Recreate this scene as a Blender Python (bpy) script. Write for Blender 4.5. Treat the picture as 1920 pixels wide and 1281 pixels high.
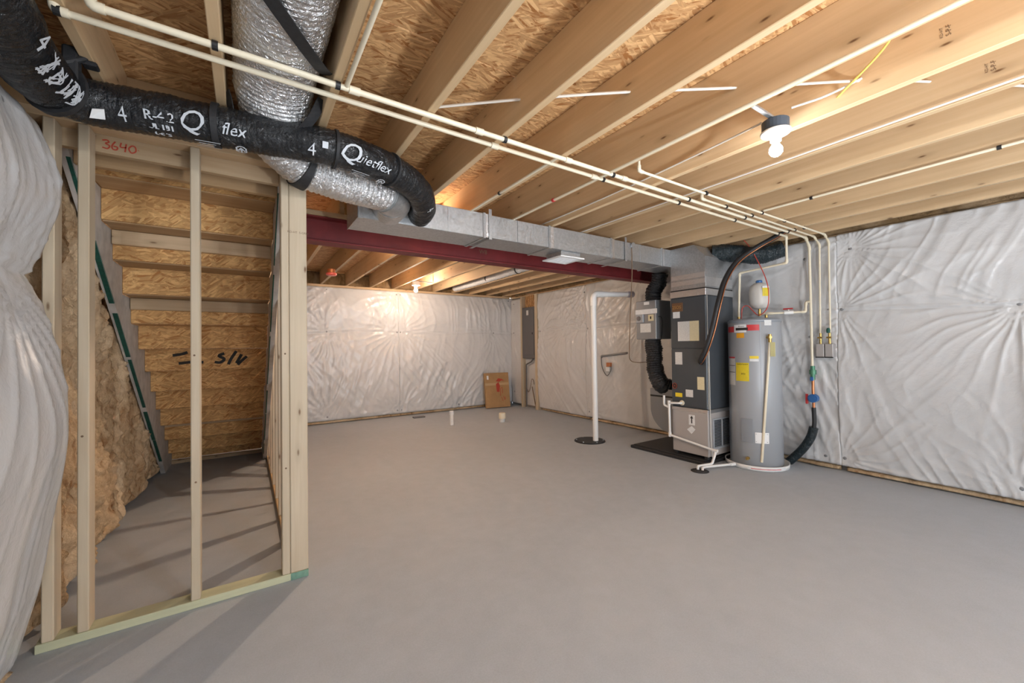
import bpy, math, random
import numpy as np
from mathutils import Vector, Matrix
random.seed(7); RNG = np.random.default_rng(11)
for o in list(bpy.data.objects): bpy.data.objects.remove(o)
SC = bpy.context.scene
COL = SC.collection

# ------------------------------------------------------------------ camera
cam_d = bpy.data.cameras.new('camera'); cam = bpy.data.objects.new('camera', cam_d); COL.objects.link(cam)
cam_d.sensor_fit = 'HORIZONTAL'; cam_d.sensor_width = 36.0; cam_d.lens = 753.6 / 1920 * 36
cam_d.clip_start = 0.02; cam_d.clip_end = 200
_yaw, _pit, _rol = .5856, .013, -.0126
_f0 = Vector((math.sin(_yaw), math.cos(_yaw), 0)); _r0 = Vector((math.cos(_yaw), -math.sin(_yaw), 0)); _u0 = Vector((0, 0, 1))
_f = _f0 * math.cos(_pit) + _u0 * math.sin(_pit); _u1 = _u0 * math.cos(_pit) - _f0 * math.sin(_pit)
_r = _r0 * math.cos(_rol) + _u1 * math.sin(_rol); _u = _u1 * math.cos(_rol) - _r0 * math.sin(_rol)
_m = Matrix((_r, _u, -_f)).transposed().to_4x4(); _m.translation = Vector((0, 0, 1.273))
cam.matrix_world = _m
SC.camera = cam

# ------------------------------------------------------------------ world, daylight through an added patio door out of view, exposure
w = bpy.data.worlds.new('daylight'); SC.world = w; w.use_nodes = True
bg = w.node_tree.nodes['Background']; bg.inputs[0].default_value = (0.86, 0.93, 1.0, 1); bg.inputs[1].default_value = 2.8
pd_ = bpy.data.lights.new('added_door_portal', 'AREA'); pd_.shape = 'RECTANGLE'; pd_.size = 4.4; pd_.size_y = 2.1  # sampling portal in the opening of the added door
pd_.cycles.is_portal = True
po = bpy.data.objects.new('added_door_portal', pd_); COL.objects.link(po)
po.location = (2.1, -3.22, 1.1); po.rotation_euler = (math.radians(90), 0, 0)
SC.view_settings.view_transform = 'Standard'; SC.view_settings.look = 'None'
SC.view_settings.gamma = 1; SC.view_settings.use_curve_mapping = False
SC.view_settings.exposure = 1.2
BULB_NEAR, BULB_FAR, BULB_ADDED_BEAM, BULB_ADDED_BACK = 50.0, 540.0, 880.0, 800.0  # last two: bulbs added out of view to brighten the room
# added fill spot, unseen behind the camera, brightens the joists from below
wl = bpy.data.lights.new('added_fill_spot', 'SPOT'); wl.energy = 170; wl.color = (.94, .97, 1.0); wl.spot_size = math.radians(135); wl.spot_blend = 1.0; wl.shadow_soft_size = .15
wlo = bpy.data.objects.new('added_fill_spot', wl); COL.objects.link(wlo); wlo.location = (1.62, -.95, .50)
wlo.rotation_euler = Vector((.22, .55, .80)).to_track_quat('-Z', 'Y').to_euler()

# ------------------------------------------------------------------ materials
def newmat(name):
    m = bpy.data.materials.new(name); m.use_nodes = True
    nt = m.node_tree; b = nt.nodes['Principled BSDF']
    return m, nt, b
def nd(nt, t, **kw):
    n = nt.nodes.new(t)
    for k, v in kw.items():
        if k in n.inputs: n.inputs[k].default_value = v
        else: setattr(n, k, v)
    return n
def ramp(nt, fac, stops):
    r = nt.nodes.new('ShaderNodeValToRGB'); e = r.color_ramp.elements
    while len(e) < len(stops): e.new(0.5)
    for i, (p, c) in enumerate(stops): e[i].position = p; e[i].color = (*c, 1) if len(c) == 3 else c
    nt.links.new(fac, r.inputs[0]); return r.outputs[0]
def coords(nt, scale=(1, 1, 1), rot=(0, 0, 0), rnd=True):
    tc = nd(nt, 'ShaderNodeTexCoord'); mp = nd(nt, 'ShaderNodeMapping')
    mp.inputs['Scale'].default_value = scale; mp.inputs['Rotation'].default_value = rot
    if rnd:
        oi = nd(nt, 'ShaderNodeObjectInfo'); ml = nd(nt, 'ShaderNodeVectorMath', operation='MULTIPLY_ADD')
        cb = nd(nt, 'ShaderNodeCombineXYZ')
        for i in range(3): nt.links.new(oi.outputs['Random'], cb.inputs[i])
        nt.links.new(cb.outputs[0], ml.inputs[0]); ml.inputs[1].default_value = (17.3, 41.7, 29.1)
        nt.links.new(tc.outputs['Object'], ml.inputs[2]); nt.links.new(ml.outputs[0], mp.inputs[0])
    else: nt.links.new(tc.outputs['Object'], mp.inputs[0])
    return mp.outputs[0]
def noise(nt, vec, scale, detail=4, rough=.55, dist=0.0):
    n = nd(nt, 'ShaderNodeTexNoise'); n.inputs['Scale'].default_value = scale; n.inputs['Detail'].default_value = detail
    n.inputs['Roughness'].default_value = rough; n.inputs['Distortion'].default_value = dist
    nt.links.new(vec, n.inputs['Vector']); return n.outputs['Fac']
def mix(nt, fac, a, b, mode='MIX'):
    m = nd(nt, 'ShaderNodeMix', data_type='RGBA', blend_type=mode)
    for i, v in ((0, fac), (6, a), (7, b)):
        if hasattr(v, 'links') or isinstance(v, bpy.types.NodeSocket): nt.links.new(v, m.inputs[i])
        elif i == 0: m.inputs[0].default_value = v
        else: m.inputs[i].default_value = (*v, 1)
    return m.outputs[2]
def bump(nt, b, h, strength, dist=.01):
    n = nd(nt, 'ShaderNodeBump'); n.inputs['Strength'].default_value = strength; n.inputs['Distance'].default_value = dist
    nt.links.new(h, n.inputs['Height']); nt.links.new(n.outputs[0], b.inputs['Normal'])
def plain(name, col, rough=.5, metal=0.0, nscale=0, namt=.15, bstr=0, spec=None):
    m, nt, b = newmat(name)
    b.inputs['Base Color'].default_value = (*col, 1); b.inputs['Roughness'].default_value = rough; b.inputs['Metallic'].default_value = metal
    if spec is not None: b.inputs['Specular IOR Level'].default_value = spec
    if nscale:
        v = coords(nt); n = noise(nt, v, nscale)
        c = ramp(nt, n, [(.3, tuple(x * (1 - namt) for x in col)), (.7, tuple(min(1, x * (1 + namt)) for x in col))])
        nt.links.new(c, b.inputs['Base Color'])
        if bstr: bump(nt, b, n, bstr)
    return m
def pine(name, axis, light=(.60, .44, .28), dark=(.47, .32, .18), knots=True):
    m, nt, b = newmat(name)
    s = [26, 26, 26]; s[axis] = 1.1
    v = coords(nt, tuple(s)); n = noise(nt, v, 1.0, 5, .6, .4)
    c = ramp(nt, n, [(.28, dark), (.5, tuple((a + d) / 2 for a, d in zip(light, dark))), (.72, light)])
    v2 = coords(nt, (1, 1, 1)); n2 = noise(nt, v2, 1.7, 2)
    c = mix(nt, ramp(nt, n2, [(.3, (0, 0, 0)), (.75, (.5, .5, .5))]), c, tuple(x * .86 for x in dark))
    if knots:
        vo = nd(nt, 'ShaderNodeTexVoronoi', voronoi_dimensions='2D'); vo.inputs['Scale'].default_value = 1.0
        sx = nd(nt, 'ShaderNodeSeparateXYZ'); cx = nd(nt, 'ShaderNodeCombineXYZ'); nt.links.new(coords(nt, tuple(2.6 if i == axis else 8.5 for i in range(3))), sx.inputs[0])
        nt.links.new(sx.outputs[axis], cx.inputs[0]); nt.links.new(sx.outputs[0 if axis == 2 else 2], cx.inputs[1]); nt.links.new(cx.outputs[0], vo.inputs['Vector'])
        sc_ = nd(nt, 'ShaderNodeSeparateColor'); nt.links.new(vo.outputs['Color'], sc_.inputs[0]); pr = ramp(nt, sc_.outputs[1], [(.35, (0, 0, 0)), (.75, (1, 1, 1))])
        k = mix(nt, 1.0, ramp(nt, vo.outputs['Distance'], [(.02, (1, 1, 1)), (.06, (0, 0, 0))]), pr, 'MULTIPLY'); k2 = mix(nt, 1.0, ramp(nt, vo.outputs['Distance'], [(.05, (.5, .5, .5)), (.20, (0, 0, 0))]), pr, 'MULTIPLY')
        c = mix(nt, k2, c, tuple(x * .72 for x in dark)); c = mix(nt, k, c, (.15, .075, .03))
    oi = nd(nt, 'ShaderNodeObjectInfo'); hs = nd(nt, 'ShaderNodeHueSaturation')
    mr = nd(nt, 'ShaderNodeMapRange'); mr.inputs['To Min'].default_value = .88; mr.inputs['To Max'].default_value = 1.1
    nt.links.new(oi.outputs['Random'], mr.inputs['Value']); nt.links.new(mr.outputs[0], hs.inputs['Value']); nt.links.new(c, hs.inputs['Color'])
    nt.links.new(hs.outputs[0], b.inputs['Base Color']); b.inputs['Roughness'].default_value = .62
    bump(nt, b, n, .12, .004); return m
def osb(name, plane='xy', light=(.56, .37, .19), dark=(.22, .105, .038)):
    m, nt, b = newmat(name)
    outs = []; cols = []
    for i, (ang, sc) in enumerate(((.15, (11, 88)), (.75, (13, 96)), (-.35, (10, 76)))):
        s3 = (sc[0], sc[1], 30) if plane == 'xy' else ((sc[0], 30, sc[1]))
        rot = (0, 0, ang) if plane == 'xy' else (0, ang, 0)
        tc = coords(nt, (1, 1, 1)); rm = nd(nt, 'ShaderNodeMapping'); rm.inputs['Rotation'].default_value = rot
        nt.links.new(tc, rm.inputs[0]); sm = nd(nt, 'ShaderNodeMapping'); sm.inputs['Scale'].default_value = s3; nt.links.new(rm.outputs[0], sm.inputs[0])
        dn = nd(nt, 'ShaderNodeTexNoise'); dn.inputs['Scale'].default_value = .9; nt.links.new(sm.outputs[0], dn.inputs['Vector'])
        mx = nd(nt, 'ShaderNodeVectorMath', operation='MULTIPLY_ADD'); mx.inputs[1].default_value = (1.5, 1.5, 1.5)
        nt.links.new(dn.outputs['Color'], mx.inputs[0]); nt.links.new(sm.outputs[0], mx.inputs[2])
        vo = nd(nt, 'ShaderNodeTexVoronoi'); vo.inputs['Scale'].default_value = 1; nt.links.new(mx.outputs[0], vo.inputs['Vector'])
        sep = nd(nt, 'ShaderNodeSeparateColor'); nt.links.new(vo.outputs['Color'], sep.inputs[0]); outs.append(sep.outputs[i % 3])
    mid = tuple(a * .55 + d * .45 for a, d in zip(light, dark))
    st = [(.05, dark), (.3, tuple(x * .85 for x in mid)), (.6, mid), (.95, light)]
    c1, c2, c3 = (ramp(nt, o_, st) for o_ in outs)
    v = coords(nt); sel = noise(nt, v, 9, 3); sel2 = noise(nt, v, 13, 3, .6, 1.0)
    c = mix(nt, ramp(nt, sel, [(.46, (0, 0, 0)), (.54, (1, 1, 1))]), c1, c2)
    c = mix(nt, ramp(nt, sel2, [(.50, (0, 0, 0)), (.58, (1, 1, 1))]), c, c3)
    nt.links.new(c, b.inputs['Base Color']); b.inputs['Roughness'].default_value = .7
    bw = nd(nt, 'ShaderNodeRGBToBW'); nt.links.new(c, bw.inputs[0]); bump(nt, b, bw.outputs[0], .5, .004)
    return m
def concrete(name, base=(.35, .338, .33)):
    m, nt, b = newmat(name); v = coords(nt, rnd=False)
    n1 = noise(nt, v, 1.1, 6, .6); n2 = noise(nt, v, 9, 5, .65); n3 = noise(nt, v, 160, 3, .7); n4 = noise(nt, v, .45, 2)
    c = ramp(nt, n1, [(.3, tuple(x * .9 for x in base)), (.7, tuple(x * 1.08 for x in base))])
    c = mix(nt, .35, c, ramp(nt, n2, [(.3, tuple(x * .84 for x in base)), (.7, tuple(x * 1.13 for x in base))]))
    c = mix(nt, .3, c, ramp(nt, n3, [(.3, tuple(x * .78 for x in base)), (.7, tuple(x * 1.2 for x in base))]))
    c = mix(nt, ramp(nt, n4, [(.45, (0, 0, 0)), (.7, (.3, .3, .3))]), c, (base[0] * 1.08, base[1] * 1.04, base[2] * .99))
    nt.links.new(c, b.inputs['Base Color']); b.inputs['Roughness'].default_value = .72
    bump(nt, b, n3, .12, .003); return m
def vinyl(name, col=(.78, .775, .77)):
    m, nt, b = newmat(name); v = coords(nt, rnd=False)
    n1 = noise(nt, v, 3.0, 3); n2 = noise(nt, v, 110, 2, .6); n3 = noise(nt, v, 22, 4, .6, 1.2)
    c = ramp(nt, n1, [(.3, tuple(x * .95 for x in col)), (.7, tuple(min(1, x * 1.03) for x in col))])
    nt.links.new(c, b.inputs['Base Color']); b.inputs['Roughness'].default_value = .2
    b.inputs['Specular IOR Level'].default_value = .45
    add_ = nd(nt, 'ShaderNodeMath', operation='MULTIPLY_ADD'); add_.inputs[1].default_value = .28
    nt.links.new(n2, add_.inputs[0]); nt.links.new(n3, add_.inputs[2]); bump(nt, b, add_.outputs[0], .35, .006); return m
def foil(name, col=(.74, .74, .75), sc=40, st=.9, rough=.28):
    m, nt, b = newmat(name); v = coords(nt); n = noise(nt, v, sc, 3, .6, 2.5); n2 = noise(nt, v, sc * .35, 2, .5, 1.5)
    ad = nd(nt, 'ShaderNodeMath', operation='ADD'); nt.links.new(n, ad.inputs[0]); nt.links.new(n2, ad.inputs[1])
    b.inputs['Base Color'].default_value = (*col, 1); b.inputs['Metallic'].default_value = .92; b.inputs['Roughness'].default_value = rough
    bump(nt, b, ad.outputs[0], st, .01); return m
def galv(name, col=(.60, .62, .635), rough=.42):
    m, nt, b = newmat(name); v = coords(nt)
    vo = nd(nt, 'ShaderNodeTexVoronoi'); vo.inputs['Scale'].default_value = 70; nt.links.new(v, vo.inputs['Vector'])
    sep = nd(nt, 'ShaderNodeSeparateColor'); nt.links.new(vo.outputs['Color'], sep.inputs[0])
    c = ramp(nt, sep.outputs[0], [(0, tuple(x * .9 for x in col)), (1, tuple(x * 1.08 for x in col))])
    r = nd(nt, 'ShaderNodeMapRange'); r.inputs['To Min'].default_value = rough - .08; r.inputs['To Max'].default_value = rough + .1
    nt.links.new(sep.outputs[1], r.inputs['Value']); nt.links.new(r.outputs[0], b.inputs['Roughness'])
    nt.links.new(c, b.inputs['Base Color']); b.inputs['Metallic'].default_value = .8; return m
def blackfilm(name, col=(.012, .013, .015)):
    m, nt, b = newmat(name); v = coords(nt); n = noise(nt, v, 20, 4, .6, 2.4)
    b.inputs['Base Color'].default_value = (*col, 1); b.inputs['Roughness'].default_value = .23; bump(nt, b, n, 1.0, .014); return m
def fiberglass(name, light=(.62, .41, .20), dark=(.30, .15, .055)):
    m, nt, b = newmat(name); v = coords(nt, (1, 1, .45)); n = noise(nt, v, 9, 6, .7, 1.2); n2 = noise(nt, v, 2.3, 3, .6, .6); n3 = noise(nt, coords(nt), 70, 4, .75, 1.0)
    c = ramp(nt, n, [(.32, dark), (.47, tuple(a * .6 + d * .4 for a, d in zip(light, dark))), (.66, light)])
    c = mix(nt, ramp(nt, n2, [(.48, (0, 0, 0)), (.62, (.8, .8, .8))]), c, tuple(min(1, x * 1.05 + .08) for x in light))
    c = mix(nt, ramp(nt, n3, [(.28, (.7, .7, .7)), (.42, (0, 0, 0))]), c, dark)
    nt.links.new(c, b.inputs['Base Color']); b.inputs['Roughness'].default_value = .95; bump(nt, b, n3, 1.0, .015); return m
def label(name, paper, ink, scale=70, axis=2, lo=.62):
    m, nt, b = newmat(name); v = coords(nt)
    w_ = nd(nt, 'ShaderNodeTexWave', wave_type='BANDS', bands_direction='XYZ'[axis]); w_.inputs['Scale'].default_value = scale
    nt.links.new(v, w_.inputs['Vector']); n = noise(nt, v, 160, 2)
    k = nd(nt, 'ShaderNodeMath', operation='MULTIPLY'); nt.links.new(w_.outputs['Fac'], k.inputs[0]); nt.links.new(n, k.inputs[1])
    f = ramp(nt, k.outputs[0], [(.34, (0, 0, 0)), (.46, (lo, lo, lo))])
    nt.links.new(mix(nt, f, paper, ink), b.inputs['Base Color']); b.inputs['Roughness'].default_value = .5; return m
def emit(name, col, s):
    m, nt, b = newmat(name); b.inputs['Base Color'].default_value = (1, 1, 1, 1); b.inputs['Emission Color'].default_value = (*col, 1); b.inputs['Emission Strength'].default_value = s; return m

M = {}
M['pine_x'] = pine('pine_along_x', 0); M['pine_y'] = pine('pine_along_y', 1, (.70, .515, .315), (.57, .395, .22)); M['pine_z'] = pine('pine_along_z', 2, (.65, .55, .41), (.53, .42, .29))
M['pine_warm'] = pine('warm_pine_board', 0, (.52, .345, .19), (.36, .215, .10), knots=False)
M['treated'] = pine('treated_pine', 0, (.62, .62, .42), (.50, .50, .33), knots=False)
M['osb'] = osb('osb_subfloor', 'xy', (.76, .48, .23), (.34, .14, .04)); M['osb_v'] = osb('osb_riser', 'xz', (.80, .49, .20), (.44, .19, .05))
M['concrete'] = concrete('concrete_floor', (.415, .45, .495)); M['wallconc'] = concrete('concrete_wall', (.30, .29, .28))
M['vinyl'] = vinyl('white_vinyl_facing', (.61, .61, .615)); M['vinyl_edge'] = plain('vinyl_hem', (.74, .73, .72), .35)
M['foil'] = foil('foil_jacket'); M['foil_tape'] = foil('foil_tape', (.68, .68, .69), 25, .4, .35)
M['galv'] = galv('galvanised_steel', (.47, .48, .49)); M['galv_dark'] = galv('galvanised_seam', (.42, .435, .45))
M['film'] = blackfilm('black_duct_jacket'); M['film_blue'] = blackfilm('dark_teal_duct_jacket', (.012, .022, .027))
M['strap'] = plain('black_webbing', (.018, .018, .02), .65, 0, 60, .3)
M['print'] = plain('white_print', (.55, .58, .62), .5); M['paper'] = plain('white_paper', (.72, .72, .72), .6, 0, 30, .06)
M['red_steel'] = plain('red_primer_steel', (.17, .015, .017), .6, 0, 5, .22)
M['cpvc'] = plain('cream_cpvc', (.76, .68, .52), .35); M['pvc'] = plain('white_pvc', (.78, .77, .75), .35)
M['clip'] = plain('black_plastic', (.012, .012, .013), .45); M['black'] = plain('black_rubber', (.02, .02, .022), .55)
M['cable'] = plain('white_cable', (.68, .64, .58), .45); M['yellow_cable'] = plain('yellow_cable', (.72, .55, .13), .45)
M['red_wire'] = plain('red_wire', (.62, .07, .045), .4); M['blue'] = plain('blue_plastic', (.03, .13, .35), .4)
M['green'] = plain('green_paint', (.008, .075, .055), .6, 0, 40, .3); M['teal_paint'] = plain('green_end_paint', (.16, .29, .22), .7, 0, 30, .2)
M['brass'] = plain('brass', (.55, .38, .13), .35, .9); M['redp'] = plain('red_plastic', (.55, .035, .04), .4)
M['cab'] = plain('slate_cabinet', (.066, .075, .086), .42, .2, 3, .08); M['cab_side'] = M['cab']
M['cab_grey'] = plain('grey_steel_box', (.26, .265, .275), .42, .3)
M['heater'] = plain('grey_enamel', (.36, .375, .40), .38, .1); M['heater_d'] = plain('grey_enamel_cover', (.27, .29, .32), .4, .1)
M['white'] = plain('white_plastic', (.80, .80, .80), .35); M['tank'] = plain('ivory_tank', (.62, .59, .55), .4)
M['beige'] = plain('beige_metal', (.43, .40, .385), .5, .2); M['panel_grey'] = plain('panel_grey', (.135, .13, .13), .45, .2)
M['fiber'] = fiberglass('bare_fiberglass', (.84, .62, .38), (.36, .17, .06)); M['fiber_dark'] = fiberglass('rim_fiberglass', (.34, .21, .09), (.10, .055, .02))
M['card'] = plain('cardboard', (.40, .235, .105), .8, 0, 6, .1); M['card_edge'] = plain('cardboard_edge', (.33, .19, .085), .85)
M['tape'] = plain('packing_tape', (.52, .36, .20), .25); M['redprint'] = plain('red_print', (.42, .045, .02), .6)
M['ink'] = plain('black_ink', (.02, .018, .016), .7); M['inkbrown'] = plain('faded_ink', (.16, .10, .06), .8); M['redink'] = plain('red_marker', (.45, .06, .03), .7)
M['lab_white'] = label('white_label', (.72, .71, .69), (.18, .18, .18)); M['lab_yellow'] = label('yellow_label', (.80, .62, .03), (.20, .15, .01), 60, 2, .5)
M['lab_cream'] = label('cream_label', (.72, .64, .42), (.30, .24, .14)); M['yellow'] = plain('yellow_sticker', (.80, .60, .03), .5); M['orange'] = plain('orange_sticker', (.80, .36, .02), .5)
M['stringer'] = plain('grey_white_stringer', (.52, .49, .46), .7, 0, 12, .18); M['dark'] = plain('dark_recess', (.015, .015, .015), .8)
M['copper'] = plain('copper', (.55, .22, .10), .35, .8); M['plate'] = plain('bronze_plate', (.20, .12, .07), .4, .4)
M['bulb_near'] = emit('bulb_glow_white', (1.0, .96, .93), BULB_NEAR); M['bulb_added_back'] = emit('added_bulb_glow', (.94, .97, 1.0), BULB_ADDED_BACK); M['bulb_far'] = emit('bulb_glow_warm', (1.0, .78, .60), BULB_FAR)  # the brightest glow serves the two added bulbs behind the camera
M['bulb_added_beam'] = emit('added_bulb_glow_warm', (1.0, .74, .52), BULB_ADDED_BEAM); M['steelblue'] = plain('blue_grey_box', (.045, .06, .08), .4); M['sky_glass'] = plain('door_frame', (.75, .75, .75), .4)  # warm glow of the added bulb hidden behind the beam

# ------------------------------------------------------------------ helpers
ORI = {}
def setp(o, lab=None, cat=None, group=None, kind=None):
    if lab: o['label'] = lab
    if cat: o['category'] = cat
    if group: o['group'] = group
    if kind: o['kind'] = kind
    return o
def thing(name, lab, cat, loc, group=None, kind=None):
    o = bpy.data.objects.new(name, None); COL.objects.link(o); o.location = loc; o.empty_display_size = .05
    ORI[o.name] = np.array(loc, float); return setp(o, lab, cat, group, kind)
def add(name, vf, mat, parent=None, smooth=False, lab=None, cat=None, group=None, kind=None):
    V, Fc = np.asarray(vf[0], float), vf[1]
    lo, hi = V.min(0), V.max(0); org = np.array([(lo[0] + hi[0]) / 2, (lo[1] + hi[1]) / 2, lo[2]])
    me = bpy.data.meshes.new(name); me.from_pydata((V - org).tolist(), [], [list(f) for f in Fc])
    me.materials.append(M[mat] if isinstance(mat, str) else mat)
    if smooth: me.polygons.foreach_set('use_smooth', [len(f) <= 4 for f in Fc])
    me.update()
    o = bpy.data.objects.new(name, me); COL.objects.link(o); ORI[o.name] = org
    if parent is not None: o.parent = parent; o.location = org - ORI[parent.name]
    else: o.location = org
    return setp(o, lab, cat, group, kind)
def join(*vfs):
    V = []; Fc = []; n = 0
    for v, f in vfs:
        V.append(np.asarray(v, float)); Fc += [tuple(i + n for i in q) for q in f]; n += len(v)
    return np.vstack(V), Fc
def bx(x0, x1, y0, y1, z0, z1, c=.0025):
    lo = np.array([min(x0, x1), min(y0, y1), min(z0, z1)]); hi = np.array([max(x0, x1), max(y0, y1), max(z0, z1)])
    c = min(c, .3 * (hi - lo).min()); cen = (lo + hi) / 2; V = []; idx = {}
    for sx in (0, 1):
        for sy in (0, 1):
            for sz in (0, 1):
                s = (sx, sy, sz); p = [hi[i] if s[i] else lo[i] for i in range(3)]
                for a in range(3):
                    q = [p[i] if i == a else p[i] + (-c if s[i] else c) for i in range(3)]
                    idx[(s, a)] = len(V); V.append(q)
    Fc = []
    for a in range(3):
        b_, d_ = [i for i in range(3) if i != a]
        for sa in (0, 1):
            f = []
            for sb, sd in ((0, 0), (1, 0), (1, 1), (0, 1)):
                s = [0] * 3; s[a] = sa; s[b_] = sb; s[d_] = sd; f.append(idx[(tuple(s), a)])
            Fc.append(f)
    for a in range(3):
        b_, d_ = [i for i in range(3) if i != a]
        for sb in (0, 1):
            for sd in (0, 1):
                s0 = [0] * 3; s0[b_] = sb; s0[d_] = sd; s1 = list(s0); s1[a] = 1; s0, s1 = tuple(s0), tuple(s1)
                Fc.append([idx[(s0, b_)], idx[(s1, b_)], idx[(s1, d_)], idx[(s0, d_)]])
    for s in {k[0] for k in idx}: Fc.append([idx[(s, 0)], idx[(s, 1)], idx[(s, 2)]])
    V = np.array(V)
    for f in Fc:
        n = np.cross(V[f[1]] - V[f[0]], V[f[2]] - V[f[0]])
        if n @ (V[f].mean(0) - cen) < 0: f.reverse()
    return V, Fc
def prism(poly, axis, a0, a1):     # poly: list of 2D points in the two other axes (in order)
    n = len(poly); oth = [i for i in range(3) if i != axis]; V = np.zeros((2 * n, 3))
    for j, a in enumerate((a0, a1)):
        for i, p in enumerate(poly): V[j * n + i, axis] = a; V[j * n + i, oth[0]] = p[0]; V[j * n + i, oth[1]] = p[1]
    area = sum(poly[i][0] * poly[(i + 1) % n][1] - poly[(i + 1) % n][0] * poly[i][1] for i in range(n))
    Fc = [list(range(n))[::-1], list(range(n, 2 * n))] + [[i, (i + 1) % n, n + (i + 1) % n, n + i] for i in range(n)]
    flip = (area < 0) != (axis == 1)
    if flip: Fc = [f[::-1] for f in Fc]
    return V, Fc
def smoothpath(pts, n=12):
    p = np.array(pts, float); p = np.vstack([2 * p[0] - p[1], p, 2 * p[-1] - p[-2]]); out = []
    for i in range(1, len(p) - 2):
        for t in np.linspace(0, 1, n, endpoint=False):
            a, b, c, d = p[i - 1], p[i], p[i + 1], p[i + 2]
            out.append(.5 * (2 * b + (c - a) * t + (2 * a - 5 * b + 4 * c - d) * t * t + (3 * b - a - 3 * c + d) * t ** 3))
    out.append(p[-2]); return np.array(out)
def resample(p, step):
    d = np.r_[0, np.cumsum(np.linalg.norm(np.diff(p, axis=0), axis=1))]; n = max(2, int(d[-1] / step) + 1); s = np.linspace(0, d[-1], n)
    return np.stack([np.interp(s, d, p[:, i]) for i in range(3)], 1), s
def frames(p):
    T = np.gradient(p, axis=0); T /= np.linalg.norm(T, axis=1)[:, None]
    ref = np.array([0, 0, 1.]) if abs(T[0, 2]) < .9 else np.array([1., 0, 0]); N = []
    n = ref - (ref @ T[0]) * T[0]; n /= np.linalg.norm(n)
    for t in T: n = n - (n @ t) * t; n /= np.linalg.norm(n); N.append(n)
    N = np.array(N); return T, N, np.cross(T, N)
def tube(p, r, seg=12, cap=True):
    p = np.asarray(p, float); T, N, B = frames(p); m = len(p)
    r = np.asarray(r, float) * np.ones(m) if np.ndim(r) < 2 else np.asarray(r)
    a = np.linspace(0, 2 * np.pi, seg, endpoint=False)
    rr = r[:, None] if r.ndim == 1 else r
    V = p[:, None, :] + rr[..., None] * (np.cos(a)[None, :, None] * N[:, None, :] + np.sin(a)[None, :, None] * B[:, None, :])
    V = V.reshape(-1, 3); Fc = []
    for i in range(m - 1):
        for j in range(seg):
            k = (j + 1) % seg; Fc.append((i * seg + j, i * seg + k, (i + 1) * seg + k, (i + 1) * seg + j))
    if cap:
        n0 = len(V); V = np.vstack([V, V[:seg], V[(m - 1) * seg:m * seg]])
        Fc.append(tuple(range(n0, n0 + seg))[::-1]); Fc.append(tuple(range(n0 + seg, n0 + 2 * seg)))
    return V, Fc
def corner(pts, rad=.03, n=5):     # polyline with rounded corners
    p = [np.array(q, float) for q in pts]; out = [p[0]]
    for i in range(1, len(p) - 1):
        a, b, c = p[i - 1], p[i], p[i + 1]; u = (a - b); v = (c - b); lu, lv = np.linalg.norm(u), np.linalg.norm(v); r_ = min(rad, .45 * lu, .45 * lv)
        s, e = b + u / lu * r_, b + v / lv * r_
        for t in np.linspace(0, 1, n): out.append((1 - t) ** 2 * s + 2 * t * (1 - t) * b + t * t * e)
    out.append(p[-1]); return np.array(out)
def lathe(prof, c, seg=24, axis=2):
    V = []; Fc = []; m = len(prof); a = np.linspace(0, 2 * np.pi, seg, endpoint=False)
    o = [i for i in range(3) if i != axis]
    for r, z in prof:
        for t in a:
            q = [0, 0, 0]; q[o[0]] = c[o[0]] + r * math.cos(t); q[o[1]] = c[o[1]] + r * math.sin(t); q[axis] = c[axis] + z; V.append(q)
    for i in range(m - 1):
        for j in range(seg): k = (j + 1) % seg; Fc.append((i * seg + j, i * seg + k, (i + 1) * seg + k, (i + 1) * seg + j))
    Fc.append(tuple(range(seg))[::-1]); Fc.append(tuple(range((m - 1) * seg, m * seg)))
    if axis == 1: Fc = [f[::-1] for f in Fc]
    return np.array(V), Fc
def cylpatch(cx, cy, r, a0, a1, z0, z1, th=.0015, n=10):
    V = []; Fc = []
    for k, rr in enumerate((r, r + th)):
        for i in range(n + 1):
            a = math.radians(a0 + (a1 - a0) * i / n)
            for z in (z0, z1): V.append((cx + rr * math.cos(a), cy + rr * math.sin(a), z))
    m = 2 * (n + 1)
    for i in range(n):
        Fc.append((m + 2 * i, m + 2 * i + 2, m + 2 * i + 3, m + 2 * i + 1)); Fc.append((2 * i, 2 * i + 1, 2 * i + 3, 2 * i + 2))
        Fc.append((2 * i, 2 * i + 2, m + 2 * i + 2, m + 2 * i)); Fc.append((2 * i + 1, m + 2 * i + 1, m + 2 * i + 3, 2 * i + 3))
    Fc.append((0, m, m + 1, 1)); Fc.append((2 * n, 2 * n + 1, m + 2 * n + 1, m + 2 * n))
    return np.array(V), Fc
_tabs = {}
def vn(u, v, seed=0):
    if seed not in _tabs: _tabs[seed] = np.random.default_rng(seed).random((257, 257))
    t = _tabs[seed]; iu, iv = np.floor(u).astype(int), np.floor(v).astype(int); fu, fv = u - iu, v - iv
    fu, fv = fu * fu * (3 - 2 * fu), fv * fv * (3 - 2 * fv); a, b = iu % 256, iv % 256
    return (t[a, b] * (1 - fu) + t[a + 1, b] * fu) * (1 - fv) + (t[a, b + 1] * (1 - fu) + t[a + 1, b + 1] * fu) * fv
def fbm(u, v, seed=0, o=4):
    s = 0; a = .5
    for i in range(o): s = s + a * vn(u * 2 ** i, v * 2 ** i, seed + i); a *= .5
    return s
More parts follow.
